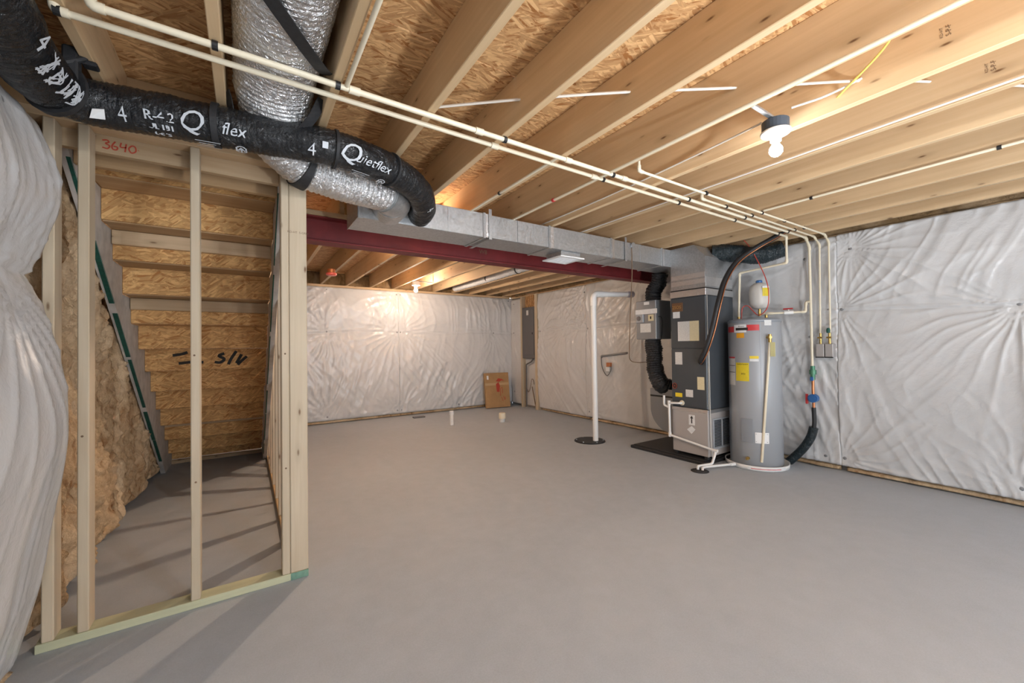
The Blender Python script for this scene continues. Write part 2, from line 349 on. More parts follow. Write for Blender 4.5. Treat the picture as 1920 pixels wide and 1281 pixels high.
def textmesh(s, size, shear=0.0, align='CENTER'):
    cu = bpy.data.curves.new('tmp_text', 'FONT'); cu.body = s; cu.size = size; cu.shear = shear; cu.align_x = align; cu.align_y = 'CENTER'; cu.resolution_u = 3
    o = bpy.data.objects.new('tmp_text', cu); COL.objects.link(o); dg = bpy.context.evaluated_depsgraph_get(); dg.update()
    me = bpy.data.meshes.new_from_object(o.evaluated_get(dg)); V = np.array([v.co[:] for v in me.vertices]); Fc = [tuple(p.vertices) for p in me.polygons]
    bpy.data.objects.remove(o); bpy.data.curves.remove(cu); bpy.data.meshes.remove(me); return V, Fc
def flattext(s, size, org, ax, up, shear=0.0):    # text on a flat face
    V, Fc = textmesh(s, size, shear); ax, up = np.array(ax, float), np.array(up, float)
    return np.array(org) + V[:, :1] * ax + V[:, 1:2] * up, Fc
def strokes(polys, wdt, org, ax, up, th=.0008):   # marker strokes on a flat face: flat ribbons with a little thickness
    ax, up, org = (np.array(q, float) for q in (ax, up, org)); nrm = np.cross(ax, up); out = []
    for pl in polys:
        p = np.array([org + ax * a + up * b for a, b in pl]);
        if len(p) > 2: p = smoothpath(p, 4)
        T = np.gradient(p, axis=0); T /= np.linalg.norm(T, axis=1)[:, None]; S = np.cross(nrm, T) * wdt / 2; m = len(p)
        V = np.vstack([p - S, p + S, p - S + nrm * th, p + S + nrm * th]); Fc = []
        for i in range(m - 1): Fc += [(2 * m + i, 2 * m + i + 1, 3 * m + i + 1, 3 * m + i), (i, 2 * m + i, 2 * m + i + 1, i + 1)[::-1], (m + i, 3 * m + i, 3 * m + i + 1, m + i + 1)]
        out.append((V, Fc))
    return join(*out)
ORD = ['first', 'second', 'third', 'fourth', 'fifth', 'sixth', 'seventh', 'eighth', 'ninth', 'tenth', 'eleventh', 'twelfth', 'thirteenth', 'fourteenth']

# ------------------------------------------------------------------ the setting
XL, XR, YB, YF = -.86, 4.98, -3.2, 7.52
ZJ, ZS = 2.372, 2.607         # joist underside, subfloor underside
add('floor', bx(XL - .25, XR + .25, YB - .25, YF + .25, -.12, 0, .001), 'concrete', kind='structure')
add('wall_left', bx(XL - .22, XL, YB, YF, 0, 2.334), 'wallconc', kind='structure')
add('wall_right', bx(XR, XR + .22, YB, YF, 0, 2.334), 'wallconc', kind='structure')
add('wall_far', bx(XL, XR, YF, YF + .22, 0, 2.334), 'wallconc', kind='structure')
wb = thing('wall_back', None, None, (2.1, YB, 0), kind='structure')
for a, b_, c, d in ((XL, 0, 0, 2.334), (4.2, XR, 0, 2.334), (0, 4.2, 2.1, 2.334)):
    add('wall_section', bx(a, b_, YB - .2, YB, c, d), 'wallconc', wb)
dr = thing('added_door_1', None, None, (2.1, YB - .1, 0), kind='structure')  # patio door added behind the camera to let daylight in
for a in (0, 1.06, 2.08, 3.12, 4.14): add('frame_post', bx(a, a + .06, YB - .13, YB - .05, 0, 2.1), 'sky_glass', dr)
add('frame_head', bx(.06, 4.14, YB - .13, YB - .05, 2.04, 2.1), 'sky_glass', dr); add('threshold', bx(.06, 4.14, YB - .13, YB - .05, 0, .04), 'sky_glass', dr)
# sill plates and rim boards closing the room above the concrete
sp = thing('trim_1', None, None, (2, 2, 2.334), kind='structure')
add('sill_plate', bx(XR - .03, XR + .04, YB, YF, 2.334, ZJ), 'pine_y', sp); add('sill_plate', bx(XL - .04, XL + .10, YB, YF, 2.334, ZJ), 'pine_y', sp)
add('sill_plate', bx(XL + .1, XR - .1, YF - .10, YF + .04, 2.334, ZJ), 'pine_x', sp); add('sill_plate', bx(XL + .1, XR - .1, YB - .04, YB + .10, 2.334, ZJ), 'pine_x', sp)
rb = thing('trim_2', None, None, (2, 2, ZJ), kind='structure')
add('rim_board', bx(XR, XR + .03, YB, YF, ZJ, ZS), 'osb', rb); add('rim_board', bx(XL - .03, XL, YB, YF, ZJ, ZS), 'osb', rb)
add('rim_board', bx(XL, XR, YF - .02, YF + .01, ZJ, ZS), 'osb_v', rb); add('rim_board', bx(XL, XR, YB - .01, YB + .02, ZJ, ZS), 'osb_v', rb)
# subfloor: OSB sheets laid across the joists
ce = thing('ceiling', None, None, (2, 2, ZS), kind='structure')
ys = [-3.25]
while ys[-1] < YF + .1: ys.append(ys[-1] + 1.2192)
for r_ in range(len(ys) - 1):
    off = -.9 if r_ % 2 else -2.1; x = off
    while x < XR + .1:
        a, b_ = max(x, XL - .05), min(x + 2.4384, XR + .05)
        if b_ - a > .05: add('osb_panel', bx(a + .0015, b_ - .0015, ys[r_] + .002, ys[r_ + 1] - .002, ZS, ZS + .018, .002), 'osb', ce)
        x += 2.4384

# ------------------------------------------------------------------ insulation blankets
def blanket(name, lab, axis, s, wall, u0, u1, z0, z1, pins, bands, depth, seed, step=.02, edge=.02, puff=.05, wr=.012, extra=None, diag=1.0):
    """axis 0: face normal along x (s = direction into the room), u runs along y; axis 1: normal along y, u along x"""
    nu, nz = int((u1 - u0) / step) + 1, int((z1 - z0) / step) + 1
    U, Zz = np.meshgrid(np.linspace(u0, u1, nu), np.linspace(z0, z1, nz), indexing='ij')
    h = np.full_like(U, depth); d2 = np.full_like(U, 9.0)
    for pu, pz in pins: d2 = np.minimum(d2, np.hypot(U - pu, (Zz - pz)))
    for bz in bands: d2 = np.minimum(d2, .05 + np.abs(Zz - bz - .02 * np.sin(U * 3 + seed)) * 1.1)
    d2 = np.minimum(d2, .04 + (Zz - z0) * 1.0); d2 = np.minimum(d2, .03 + (z1 - Zz) * 1.2)
    h += puff * (1 - np.exp(-(d2 / .30) ** 1.3))
    rg = np.random.default_rng(seed)
    for i, (pu, pz) in enumerate(pins):
        du, dz = U - pu, Zz - pz; r = np.hypot(du, dz); th = np.arctan2(dz, du)
        m = rg.integers(20, 30); ph = rg.random() * 6.28
        env = vn(th * 1.1 + 20 + i * 3, th * 0 + i * 1.7, seed + 50) ** 1.5 * 1.6
        wob = 1.2 * (vn(U * 4, Zz * 4, seed + 60) - .5)
        rid = 2.2 * (1 - np.abs(np.sin((m * th + ph + wob * 4) / 2))) ** 2.2 - .35
        h += wr * env * rid * np.exp(-r / .40) * (r / (r + .09)) * 1.15
    # long soft drape creases
    fl = U * 1.0 + .22 * np.sin(Zz * 1.7 + seed) + .30 * (fbm(U * 1.1, Zz * 1.1, seed + 5) - .5)
    cr = np.abs(vn(fl * 15 + 30, Zz * 1.6 + 9, seed + 9) - .5) * 2
    h += (wr * .75) * (1 - cr) ** 3 * vn(U * 1.3, Zz * 1.6 + 4, seed + 3) ** 1.5 * 1.6
    dg = np.abs(vn((U + Zz * .8) * 12 + 60, (U - Zz * .8) * 1.4 + 33, seed + 13) - .5) * 2
    h += diag * wr * .7 * (1 - dg) ** 3 * vn(U * 1.2 + 8, Zz * 1.2 + 3, seed + 17) ** 2 * 1.8
    dg = np.abs(vn((U - Zz * .9) * 11 + 90, (U + Zz * .9) * 1.3 + 13, seed + 23) - .5) * 2
    h += diag * wr * .6 * (1 - dg) ** 3 * vn(U * 1.1 + 18, Zz * 1.3 + 7, seed + 27) ** 2 * 1.8
    for bz in bands:   # sewn pleat: a sharp little fold along each band
        q = Zz - bz - .02 * np.sin(U * 3 + seed) - .012 * (vn(U * 2.2, U * 0 + 3, seed + 31) - .5); h += .010 * np.exp(-((q - .018) / .009) ** 2) - .010 * np.exp(-((q + .004) / .010) ** 2)
    if extra is not None: h += extra(U, Zz)
    h = np.maximum(h, .006)
    e = np.minimum(Zz - z0, z1 - Zz)
    if edge > .005: e = np.minimum(e, np.minimum(U - u0, u1 - U))
    h *= np.clip(.35 + .65 * np.sqrt(np.clip(e / max(edge, .02), 0, 1)), 0, 1)
    def pt(u, z, hh): return (wall + s * hh, u, z) if axis == 0 else (u, wall + s * hh, z)
    V = [pt(U[i, j], Zz[i, j], h[i, j]) for i in range(nu) for j in range(nz)]
    Fc = [(i * nz + j, (i + 1) * nz + j, (i + 1) * nz + j + 1, i * nz + j + 1) for i in range(nu - 1) for j in range(nz - 1)]
    ring = [i * nz for i in range(nu)] + [(nu - 1) * nz + j for j in range(1, nz)] + [i * nz + nz - 1 for i in range(nu - 2, -1, -1)] + [j for j in range(nz - 2, 0, -1)]
    b0 = len(V); bk = lambda q: (wall, q[1], q[2]) if axis == 0 else (q[0], wall, q[2])
    V += [bk(V[k]) for k in ring]; n = len(ring)
    Fc += [(ring[(i + 1) % n], ring[i], b0 + i, b0 + (i + 1) % n) for i in range(n)]; Fc.append(tuple(b0 + i for i in range(n))[::-1])
    if (axis == 0) == (s < 0): Fc = [f[::-1] for f in Fc]
    o = add(name, (V, Fc), 'vinyl', smooth=True, lab=lab, cat='insulation', group='white vinyl insulation blankets on the walls')
    for pu, pz in pins:
        i, j = int(round((pu - u0) / step)), int(round((pz - z0) / step))
        if 0 <= i < nu and 0 <= j < nz:
            c = pt(pu, pz, h[i, j] - .002)
            add('insulation_pin', lathe([(.016, 0), (.016, .003), (.006, .0055)] if s > 0 else [(.016, 0), (.016, -.003), (.006, -.0055)], c, 12, axis), 'cab_grey', o)
    return o
G = (1.57,)
blanket('insulation_blanket', 'white vinyl-faced insulation on the right wall nearest the camera, creased from round pins', 0, -1, 4.975, -.72, 1.525, .05, 2.352,
        [(.407, 1.55), (.425, .15), (1.42, 2.18), (1.495, 1.6), (-.7, 1.55), (-.7, .15), (1.50, .14)], G, .085, 3, step=.0105, wr=.0165, edge=.004, diag=.25)
blanket('insulation_blanket', 'white vinyl insulation on the right wall behind the camera', 0, -1, 4.975, -3.1, -.721, .05, 2.352,
        [(-1.9, 1.55), (-1.9, .15), (-3.05, 1.55)], G, .085, 5, wr=.02, edge=.004)
blanket('insulation_blanket', 'white vinyl insulation on the right wall behind the water heater', 0, -1, 4.975, 1.526, 5.04, .05, 2.345,
        [(1.768, 1.335), (1.653, .13), (1.60, 1.6), (2.7, 1.57), (3.9, 1.57), (5.0, 1.57), (5.0, .15), (3.9, 2.2), (1.8, 2.15)], G, .085, 8, step=.016, puff=.04, wr=.016, edge=.004, diag=.35)
blanket('insulation_blanket', 'white vinyl insulation between the breaker panel stud and the upright pipe', 0, -1, 4.975, 5.042, 6.40, .04, 2.340,
        [(5.08, 1.57), (5.09, 2.2), (5.7, 1.57), (6.35, 1.57)], G, .080, 15, step=.016, puff=.04, wr=.02, edge=.004)
blanket('insulation_blanket', 'white vinyl insulation on the far wall, half nearer the stairs', 1, -1, YF - .01, XL + .01, 2.385, .045, 2.345,
        [(2.35, 2.27), (2.35, 1.57), (2.35, .12), (1.15, 1.57), (1.15, .12), (0, 1.57), (1.15, 2.28)], G, .075, 21, step=.021, puff=.045, wr=.022, edge=.004)
blanket('insulation_blanket', 'white vinyl insulation on the far wall behind the leaning cardboard', 1, -1, YF - .01, 2.386, 4.965, .045, 2.345,
        [(2.42, 2.27), (2.42, 1.57), (2.42, .12), (3.6, .12), (4.45, 1.57), (4.83, 2.28), (4.8, .3)], G, .075, 27, step=.021, puff=.045, wr=.022, edge=.004)
def lbulge(U, Zz):
    b = .055 * np.exp(-((Zz - .98) / .45) ** 2) + .06 * np.exp(-((Zz - 1.95) / .26) ** 2) - .02 * np.exp(-((Zz - 1.57) / .07) ** 2)
    b += .03 * np.exp(-((U - 2.2) / .35) ** 2) * np.exp(-((Zz - 1.15) / .4) ** 2)
    return b - .035 * np.clip((.35 - Zz) / .35, 0, 1)
blanket('insulation_blanket', 'white vinyl insulation bulging from the left wall below the black duct', 0, 1, XL + .005, -3.1, 2.44, .03, 2.245,
        [(2.12, 1.57), (1.1, 1.57), (-.1, 1.57), (1.1, .1), (2.1, 2.14), (1.2, 2.15)], (1.57,), .125, 33, step=.015, edge=.05, puff=.055, wr=.008, extra=lbulge, diag=.1)
blanket('insulation_blanket', 'narrow white vinyl insulation strip in the far corner left of the breaker panel', 0, -1, 4.975, 7.0, 7.40, .04, 2.31,
        [(7.3, 2.2), (7.3, 1.57), (7.3, .3)], G, .075, 39, puff=.02, wr=.008, edge=.004)
# bare fibreglass batt on the left wall under the stairs, frayed lower edge and curb strips
def batt(name, lab, axis, s, wall, u0, u1, z0, z1, depth, amp, seed, mat, step=.02, fq=4.0, low=None, label_cat='insulation', cap=None):
    nu, nz = int((u1 - u0) / step) + 1, max(3, int((z1 - z0) / step) + 1)
    U, T = np.meshgrid(np.linspace(u0, u1, nu), np.linspace(0, 1, nz), indexing='ij')
    zlo = z0 if low is None else low(U); Zz = zlo + (z1 - zlo) * T
    h = depth + amp * 2 * (fbm(U * fq + 5, Zz * fq * .55 + 7, seed, 5) - .5) + amp * .45 * (vn(U * 40, Zz * 26, seed + 9) - .5) + amp * .7 * (np.abs(vn(U * 9 + 3, Zz * 2.2, seed + 19) - .5) - .25)
    if cap is not None: h = np.minimum(h, cap(U, Zz))
    h = np.maximum(h, .01); e = np.minimum(np.minimum(U - u0, u1 - U), np.minimum(Zz - zlo, z1 - Zz)); h *= np.clip(.3 + .7 * np.sqrt(np.clip(e / .05, 0, 1)), 0, 1)
    V = [((wall + s * h[i, j], U[i, j], Zz[i, j]) if axis == 0 else (U[i, j], wall + s * h[i, j], Zz[i, j])) for i in range(nu) for j in range(nz)]
    Fc = [(i * nz + j, (i + 1) * nz + j, (i + 1) * nz + j + 1, i * nz + j + 1) for i in range(nu - 1) for j in range(nz - 1)]
    ring = [i * nz for i in range(nu)] + [(nu - 1) * nz + j for j in range(1, nz)] + [i * nz + nz - 1 for i in range(nu - 2, -1, -1)] + [j for j in range(nz - 2, 0, -1)]
    b0 = len(V); V += [((wall, V[k][1], V[k][2]) if axis == 0 else (V[k][0], wall, V[k][2])) for k in ring]; n = len(ring)
    Fc += [(ring[(i + 1) % n], ring[i], b0 + i, b0 + (i + 1) % n) for i in range(n)]; Fc.append(tuple(b0 + i for i in range(n))[::-1])
    if (axis == 0) == (s < 0): Fc = [f[::-1] for f in Fc]
    return add(name, (V, Fc), mat, smooth=True, lab=lab, cat=label_cat)
batt('fiberglass_batt', 'bare brown fibreglass batt on the left wall under the stairs', 0, 1, XL + .002, 2.64, 6.3, .03, 2.30, .10, .09, 41, 'fiber', step=.0115, fq=6.5, cap=lambda U, Zz: np.where(Zz > 2.26 - .807 * (U - 2.72) - .05, .112, .2))
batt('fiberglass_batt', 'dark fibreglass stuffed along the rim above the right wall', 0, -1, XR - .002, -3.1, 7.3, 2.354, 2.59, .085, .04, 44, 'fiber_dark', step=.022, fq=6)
batt('fiberglass_batt', 'yellow fibreglass edge peeking out below the near right blanket', 0, -1, XR - .004, -2.6, 1.5, .006, .05, .10, .02, 47, 'fiber', step=.012, fq=7)
batt('fiberglass_batt', 'torn yellow fibreglass at the wall foot behind the water heater', 0, -1, XR - .004, 1.55, 5.0, .004, .048, .11, .03, 49, 'fiber', step=.015, fq=7)
batt('fiberglass_batt', 'tan fibreglass edge along the foot of the far wall', 1, -1, YF - .008, -.5, 4.7, .004, .045, .09, .015, 51, 'fiber', step=.015, fq=6)
batt('fiberglass_batt', 'thin fibreglass edge at the wall foot between breaker panel and upright pipe', 0, -1, XR - .004, 5.06, 6.38, .004, .042, .10, .02, 53, 'fiber', step=.015, fq=7)
batt('fiberglass_batt', 'yellow fibreglass showing below the left blanket beside the stud wall', 0, 1, XL + .004, .2, 2.44, .002, .035, .13, .03, 55, 'fiber', step=.015, fq=6)
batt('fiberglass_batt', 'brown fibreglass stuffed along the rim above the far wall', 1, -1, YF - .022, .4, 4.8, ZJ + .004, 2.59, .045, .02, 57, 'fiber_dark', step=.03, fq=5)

# ------------------------------------------------------------------ floor joists, header, steel beam
JX = [-.0676 + .4064 * n for n in range(-1, 13)]
for i, x in enumerate(JX):
    y1 = 2.628 if i < 2 else 3.66
    o = add('floor_joist', bx(x - .038, x, YB + .02, y1, ZJ, ZS, .003), 'pine_y', lab=f'pine floor joist over the near bay, {ORD[i]} from the left wall', cat='joist', group='near floor joists')
FXJ = [.2776 + .4064 * n for n in range(12)]
for i, x in enumerate(FXJ):
    add('floor_joist', bx(x - .038, x, 3.50, YF - .022, ZJ, ZS, .003), 'pine_y', lab=f'pine floor joist beyond the red beam, {ORD[i]} from the stairs', cat='joist', group='far floor joists')
# grade stamps on joists under the lamp
def jtext(n, y, z, s, size, mat='inkbrown'):
    x = JX[n] - .038 - .0012
    return flattext(s, size, (x, y, z), (0, 0, 1), (0, 1, 0))
for n, y, z in ((7, .35, 2.51), (8, .28, 2.48), (6, .20, 2.50)):
    j = [o for o in bpy.data.objects if o.get('label', '').startswith('pine floor joist over the near bay, ' + ORD[n] + ' ')][0]
    add('grade_stamp', join(jtext(n, y, z, 'S-P-F', .022), jtext(n, y + .02, z, 'KD-HT', .014)), 'inkbrown', j)
add('header_beam', bx(XL + .02, .296, 2.632, 2.70, ZJ + .001, ZS - .001), 'pine_warm', lab='warm-toned header board closing the joists above the stair wall', cat='header')
bm = thing('steel_beam', 'dark red painted steel beam spanning the room behind the duct', 'beam', (2.4, 3.56, 2.131))
add('web', bx(.10, XR - .01, 3.557, 3.565, 2.142, 2.321, .001), 'red_steel', bm)
add('bottom_flange', bx(.10, XR - .01, 3.487, 3.635, 2.131, 2.142, .002), 'red_steel', bm)
add('top_flange', bx(.10, XR - .01, 3.487, 3.635, 2.321, 2.332, .002), 'red_steel', bm)
add('nailer_plate', bx(.10, XR - .01, 3.475, 3.645, 2.3325, ZJ - .001), 'pine_x', bm)
add('mill_stamp', flattext('W8', .06, (2.02, 3.556, 2.24), (1, 0, 0), (0, 0, 1)), 'inkbrown', bm)

# ------------------------------------------------------------------ stair wall framing and staircase
sw = thing('stud_wall', 'open pine stud wall across the front of the stair closet', 'wall frame', (-.2, 2.585, 0))
sl = add('sill_plate', bx(-.745, .29, 2.54, 2.629, 0, .038), 'treated', sw, lab='pale green treated sill plate')
add('painted_end', bx(.204, .2915, 2.5385, 2.60, .001, .0375, .0008), 'teal_paint', sl)
for a in (-.727, -.620, -.228, .164):
    st = add('stud', bx(a, a + .038, 2.541, 2.629, .0385, 2.2955, .004), 'pine_z', sw)
    for z in ((.62, 1.25) if a > -.3 else (.9,)): add('nail', lathe([(.005, 0), (.005, -.0012)], (a + .019 + .004 * random.uniform(-1, 1), 2.5412, z), 8, 1), 'inkbrown', st)
add('corner_stud', bx(.2035, .2915, 2.541, 2.579, .0385, 2.2955, .004), 'pine_z', sw)
add('grade_stamp', flattext('KD-HT  S-GRN', .016, (.248, 2.5403, 1.93), (1, 0, 0), (0, 0, 1)), 'inkbrown', sw)
add('top_plate', bx(-.85, .29, 2.541, 2.629, 2.296, 2.3335), 'pine_x', sw); add('top_plate', bx(-.85, .29, 2.541, 2.629, 2.334, 2.3715), 'pine_x', sw)
nb = add('header_nailer', bx(-.74, .163, 2.632, 2.67, 2.215, 2.315), 'pine_x', sw)
# red marker number 3640
n3 = [[(0, .9), (.35, 1), (.5, .8), (.25, .6), (.55, .4), (.4, .05), (0, .1)], [(1.0, 1), (.75, .5), (.8, .1), (1.1, .1), (1.15, .4), (.85, .45)],
      [(1.45, 1), (1.4, .5), (1.85, .55)], [(1.85, .95), (1.75, 0)], [(2.3, .9), (2.05, .5), (2.25, .05), (2.6, .3), (2.55, .8), (2.3, .9)], [(2.8, .45), (2.84, .5)]]
add('marker_number', strokes([[(a * .045, b_ * .042) for a, b_ in pl] for pl in n3], .006, (-.56, 2.6318, 2.235), (1, 0, 0), (0, 0, 1)), 'redink', nb)
# side wall of studs seen end-on along the right of the stairs
ss = thing('stud_wall', 'row of studs running back along the right side of the stairs', 'wall frame', (.247, 4.2, 0))
add('sill_plate', bx(.2035, .2915, 2.63, 5.98, 0, .038), 'pine_y', ss); add('top_plate', bx(.2035, .2355, 2.63, 5.98, 2.30, ZJ - .001), 'pine_y', ss)
y = 2.66
while y < 5.97:
    add('stud', bx(.2035 + random.uniform(-.002, .002), .2915, y, y + .038, .0385, 2.2995, .003), 'pine_z', ss); y += .4064
add('stud', bx(.2035, .2915, 2.70, 2.738, .0385, 2.2995, .003), 'pine_z', ss)

stair = thing('staircase', 'underside of the wooden staircase with strand board risers', 'stairs', (-.27, 4.4, 0))
RUN, RISE, Y1 = .243, .188, 5.93
def yk(k): return Y1 - RUN * (k - 1)
for k in range(1, 15):
    z0, z1 = RISE * (k - 1) - .02, RISE * k - .028
    if k == 1: z0 = .05
    if k == 14: z1 = ZS - .003
    add('riser', bx(-.698, .163, yk(k), yk(k) + .016, max(z0, .004), z1, .001), 'osb_v', stair)
for k in range(1, 14):
    add('tread', bx(-.698, .163, yk(k) - RUN + .0165, yk(k) + .04, RISE * k - .027, RISE * k, .004), 'pine_warm' if k > 8 else 'osb', stair)
add('kick_plate', bx(-.698, .163, yk(1) - .04, yk(1) - .001, .002, .04), 'pine_x', stair)
for k, h_ in ((11, .09), (9, .085), (3, .045)):
    add('cleat', bx(-.696, .160, yk(k) - .0395, yk(k) - .001, RISE * k - .029 - h_, RISE * k - .029, .004), 'pine_x', stair)
add('cleat', bx(-.45, -.02, yk(13) - .04, yk(13) - .001, RISE * 12 + .025, RISE * 12 + .06), 'pine_x', stair)
add('landing_board', bx(-.698, .163, 2.80, 2.838, 2.20, 2.415), 'pine_warm', stair)
# stringers: sawtooth top, straight lower edge
def stringer(x0, x1):
    up = [(Y1 + .02, 0.0)]
    for k in range(1, 14): up += [(yk(k) + .0165, RISE * k - .0275), (yk(k + 1) + .0165, RISE * k - .0275)]
    up[0] = (yk(1) + .0165, 0.0); low = [(2.72, 2.28 - .02), (5.52, 0.0)]
    return prism(up + [(2.72, RISE * 13 - .0275)] + low, 0, x0, x1)
for x0, x1 in ((-.738, -.7), (.1645, .2025)):
    s_ = add('stringer', stringer(x0, x1), 'stringer', stair)
    dy, dz = 5.52 - 2.72, -2.26; L = math.hypot(dy, dz); ny, nz = -(-dz) / L, -dy / L
    segs = []
    t = .02
    while t < .93:
        e = t + random.uniform(.10, .2); a = (2.72 + dy * t, 2.26 + dz * t); b_ = (2.72 + dy * min(e, .96), 2.26 + dz * min(e, .96)); wd = random.uniform(.002, .005)
        segs.append(prism([a, b_, (b_[0] + ny * .002, b_[1] + nz * .002), (a[0] + ny * .002, a[1] + nz * .002)], 0, x0 + random.uniform(.012, .022) if x0 < 0 else x0, x1 - .001 if x0 < 0 else x0 + random.uniform(.004, .010)))
        segs.append(prism([a, b_, (b_[0] - ny * wd, b_[1] - nz * wd), (a[0] - ny * wd * .5, a[1] - nz * wd * .5)], 0, (x1, x1 + .001)[0] if x0 < 0 else x0 - .001, x1 + .001 if x0 < 0 else x0))
        t = e + random.uniform(.0, .03)
    add('green_edge_paint', join(*segs), 'green', s_)
# black marker scrawl on a riser back
mk = [[(-.16, .02), (-.10, .03), (-.06, .045)], [(-.12, -.05), (-.02, -.04), (.05, -.045)], [(.20, .03), (.16, .01), (.20, -.02), (.17, -.05), (.13, -.045)],
      [(.29, .05), (.25, -.02), (.23, -.07)], [(.33, .02), (.29, -.06)], [(.37, .0), (.33, -.04), (.30, -.075)]]
add('marker_scrawl', strokes(mk, .024, (-.36, yk(7) - .0004, 1.215), (1, 0, 0), (0, 0, 1)), 'ink', stair)

# ------------------------------------------------------------------ trunk duct
DX0, DX1, DY0, DY1, DZ0, DZ1 = .64, 4.62, 2.83, 3.16, 2.165, 2.362
td = thing('trunk_duct', 'long rectangular galvanised supply duct below the joists', 'duct', (2.6, 3.0, DZ0))
cuts = [DX0, 1.62, 2.30, 3.10, 3.92, DX1]
for i in range(5):
    g = .004 * (i % 2)
    add('duct_section', bx(cuts[i], cuts[i + 1], DY0 + g, DY1 - g, DZ0 + g, DZ1 - g, .003), 'galv', td)
for x in cuts[1:-1]:
    add('drive_cleat', join(bx(x - .012, x + .012, DY0 - .006, DY1 + .006, DZ0 - .006, DZ1 + .004, .002)), 'galv_dark', td)
    add('foil_tape', join(bx(x + .013, x + .05, DY0 - .0012, DY0 + .01, DZ0 + .002, DZ1 - .002, .0005)), 'foil_tape', td)
for x in (1.30, 1.95, 2.70, 3.55): add('rib_crease', bx(x, x + .003, DY0 - .0016, DY0 + .004, DZ0 + .004, DZ1 - .004, .0006), 'galv', td)
add('end_cap', join(bx(DX0 - .006, DX0 + .0, DY0 - .004, DY1 + .004, DZ0 - .004, DZ1 + .002), bx(DX0 - .006, DX0 + .03, DY0 - .004, DY0 - .0005, DZ0 - .004, DZ1 + .002, .001)), 'galv', td)
for x in (1.66, 3.30):
    hs_ = add('hanger_strap', join(bx(x, x + .028, DY0 - .0085, DY0 - .0065, DZ0 - .012, ZJ + .03, .0005), bx(x, x + .028, DY0 - .008, DY1 + .008, DZ0 - .0125, DZ0 - .0105, .0005)), 'galv', td)
add('side_register', join(bx(2.46, 2.70, 2.86, 3.08, 2.118, DZ0 - .0005)), 'galv', td)
rg_ = add('register_frame', join(bx(2.43, 2.73, 2.83, 2.86, 2.106, 2.118), bx(2.43, 2.73, 3.08, 3.11, 2.106, 2.118), bx(2.43, 2.46, 2.86, 3.08, 2.106, 2.118), bx(2.70, 2.73, 2.86, 3.08, 2.106, 2.118)), 'white', td)
for k in range(9): add('louver', bx(2.462, 2.698, 2.868 + k * .0235, 2.874 + k * .0235, 2.108, 2.117, .0005), 'white', rg_)
add('takeoff_stub', tube([(3.62, 2.98, DZ1), (3.62, 2.98, DZ1 + .006)], .06, 20), 'galv', td)
add('branch_collar', tube([(3.42, 2.81, 2.33), (3.42, 2.83, 2.33)], .03, 16), 'galv', td)

# ------------------------------------------------------------------ flexible ducts
def flexduct(name, lab, pts, rfun, mat, step=.006, seg=28, corr=.0035, per=.03, crumple=.008, seed=1, group=None, rwide=None):
    p, s = resample(smoothpath(pts, 16), step); a = np.linspace(0, 2 * np.pi, seg, endpoint=False)
    S, A = np.meshgrid(s, a, indexing='ij')
    base = np.array([rfun(t / s[-1]) for t in s])[:, None]
    if rwide is not None:
        wd_ = np.array([rwide(t / s[-1]) for t in s])[:, None]; base = base * wd_ / np.sqrt((wd_ * np.cos(A)) ** 2 + (base * np.sin(A)) ** 2)
    wr = crumple * 2 * (fbm(S * 16 + 3, (np.cos(A) * 2.2 + 7), seed, 3) * .5 + fbm(S * 16 + 3, (np.sin(A) * 2.2 + 17), seed + 7, 3) * .5 - .5)
    rr = base + corr * np.sin(2 * np.pi * (S / per) + A * 1.0) + wr
    rr[:, :] = np.maximum(rr, .02); t = thing(name, lab, 'duct', tuple(p[len(p) // 2] - np.array([0, 0, .1])), group)
    V, Fc = tube(p, rr, seg)
    add('jacket', (V, Fc), mat, t, smooth=True)
    return t, p, s
def ondict(p, s, at, r, up_hint, lift=.003):
    i = int(np.clip(np.searchsorted(s, at), 1, len(s) - 2)); T = p[i + 1] - p[i - 1]; T /= np.linalg.norm(T)
    n = np.array(up_hint, float); n -= (n @ T) * T; n /= np.linalg.norm(n); return p[i], T, n
def ducttext(V, p, s, at, r, toward, lift=.004, ang=0.0):
    """wrap flat x-y text round the duct; 'toward' is the outward direction of the text middle"""
    out = []
    for x, y, _ in V:
        c, T, n = ondict(p, s, at + x, r, toward); u = np.cross(n, T); u = u if u[2] > 0 else -u
        r2 = rb_((at + x) / s[-1]); a = y / r + ang; out.append(c + (r2 + lift) * (math.cos(a) * n + math.sin(a) * u))
    return np.array(out)
bpts = [(-.62, .2, 2.285), (-.64, 1.2, 2.29), (-.62, 1.72, 2.275), (-.615, 2.00, 2.262), (-.575, 2.17, 2.255), (-.47, 2.235, 2.262), (-.30, 2.215, 2.268), (-.115, 2.195, 2.270), (.085, 2.175, 2.270), (.30, 2.145, 2.27),
        (.50, 2.16, 2.268), (.71, 2.25, 2.268), (.90, 2.42, 2.272), (1.02, 2.62, 2.262), (1.06, 2.75, 2.255), (1.07, 2.83, 2.25)]
def rb_(t): return .112 if t < .38 else (.112 - (t - .38) / .12 * .026 if t < .5 else .086)
bd, bp, bs = flexduct('flex_duct', 'black insulated flexible duct snaking from the left wall to the trunk duct', bpts, rb_, 'film', corr=.0014, per=.02, crumple=.0085, seed=61)
def arcat(x):  # arc length at given x on the right-running part
    k = [i for i in range(len(bp)) if bp[i, 1] > 2.13 and bs[i] > 1.95]; j = min(k, key=lambda i: abs(bp[i, 0] - x)); return bs[j]
TW = (-.1, -.80, -.60)
def dtext(s_, size, x, ang=0.0, sh=0.0, mat='print', r=.086):
    V, Fc = textmesh(s_, size, sh); add('print', (ducttext(V, bp, bs, arcat(x), r, TW, .0115, ang), Fc), mat, bd)
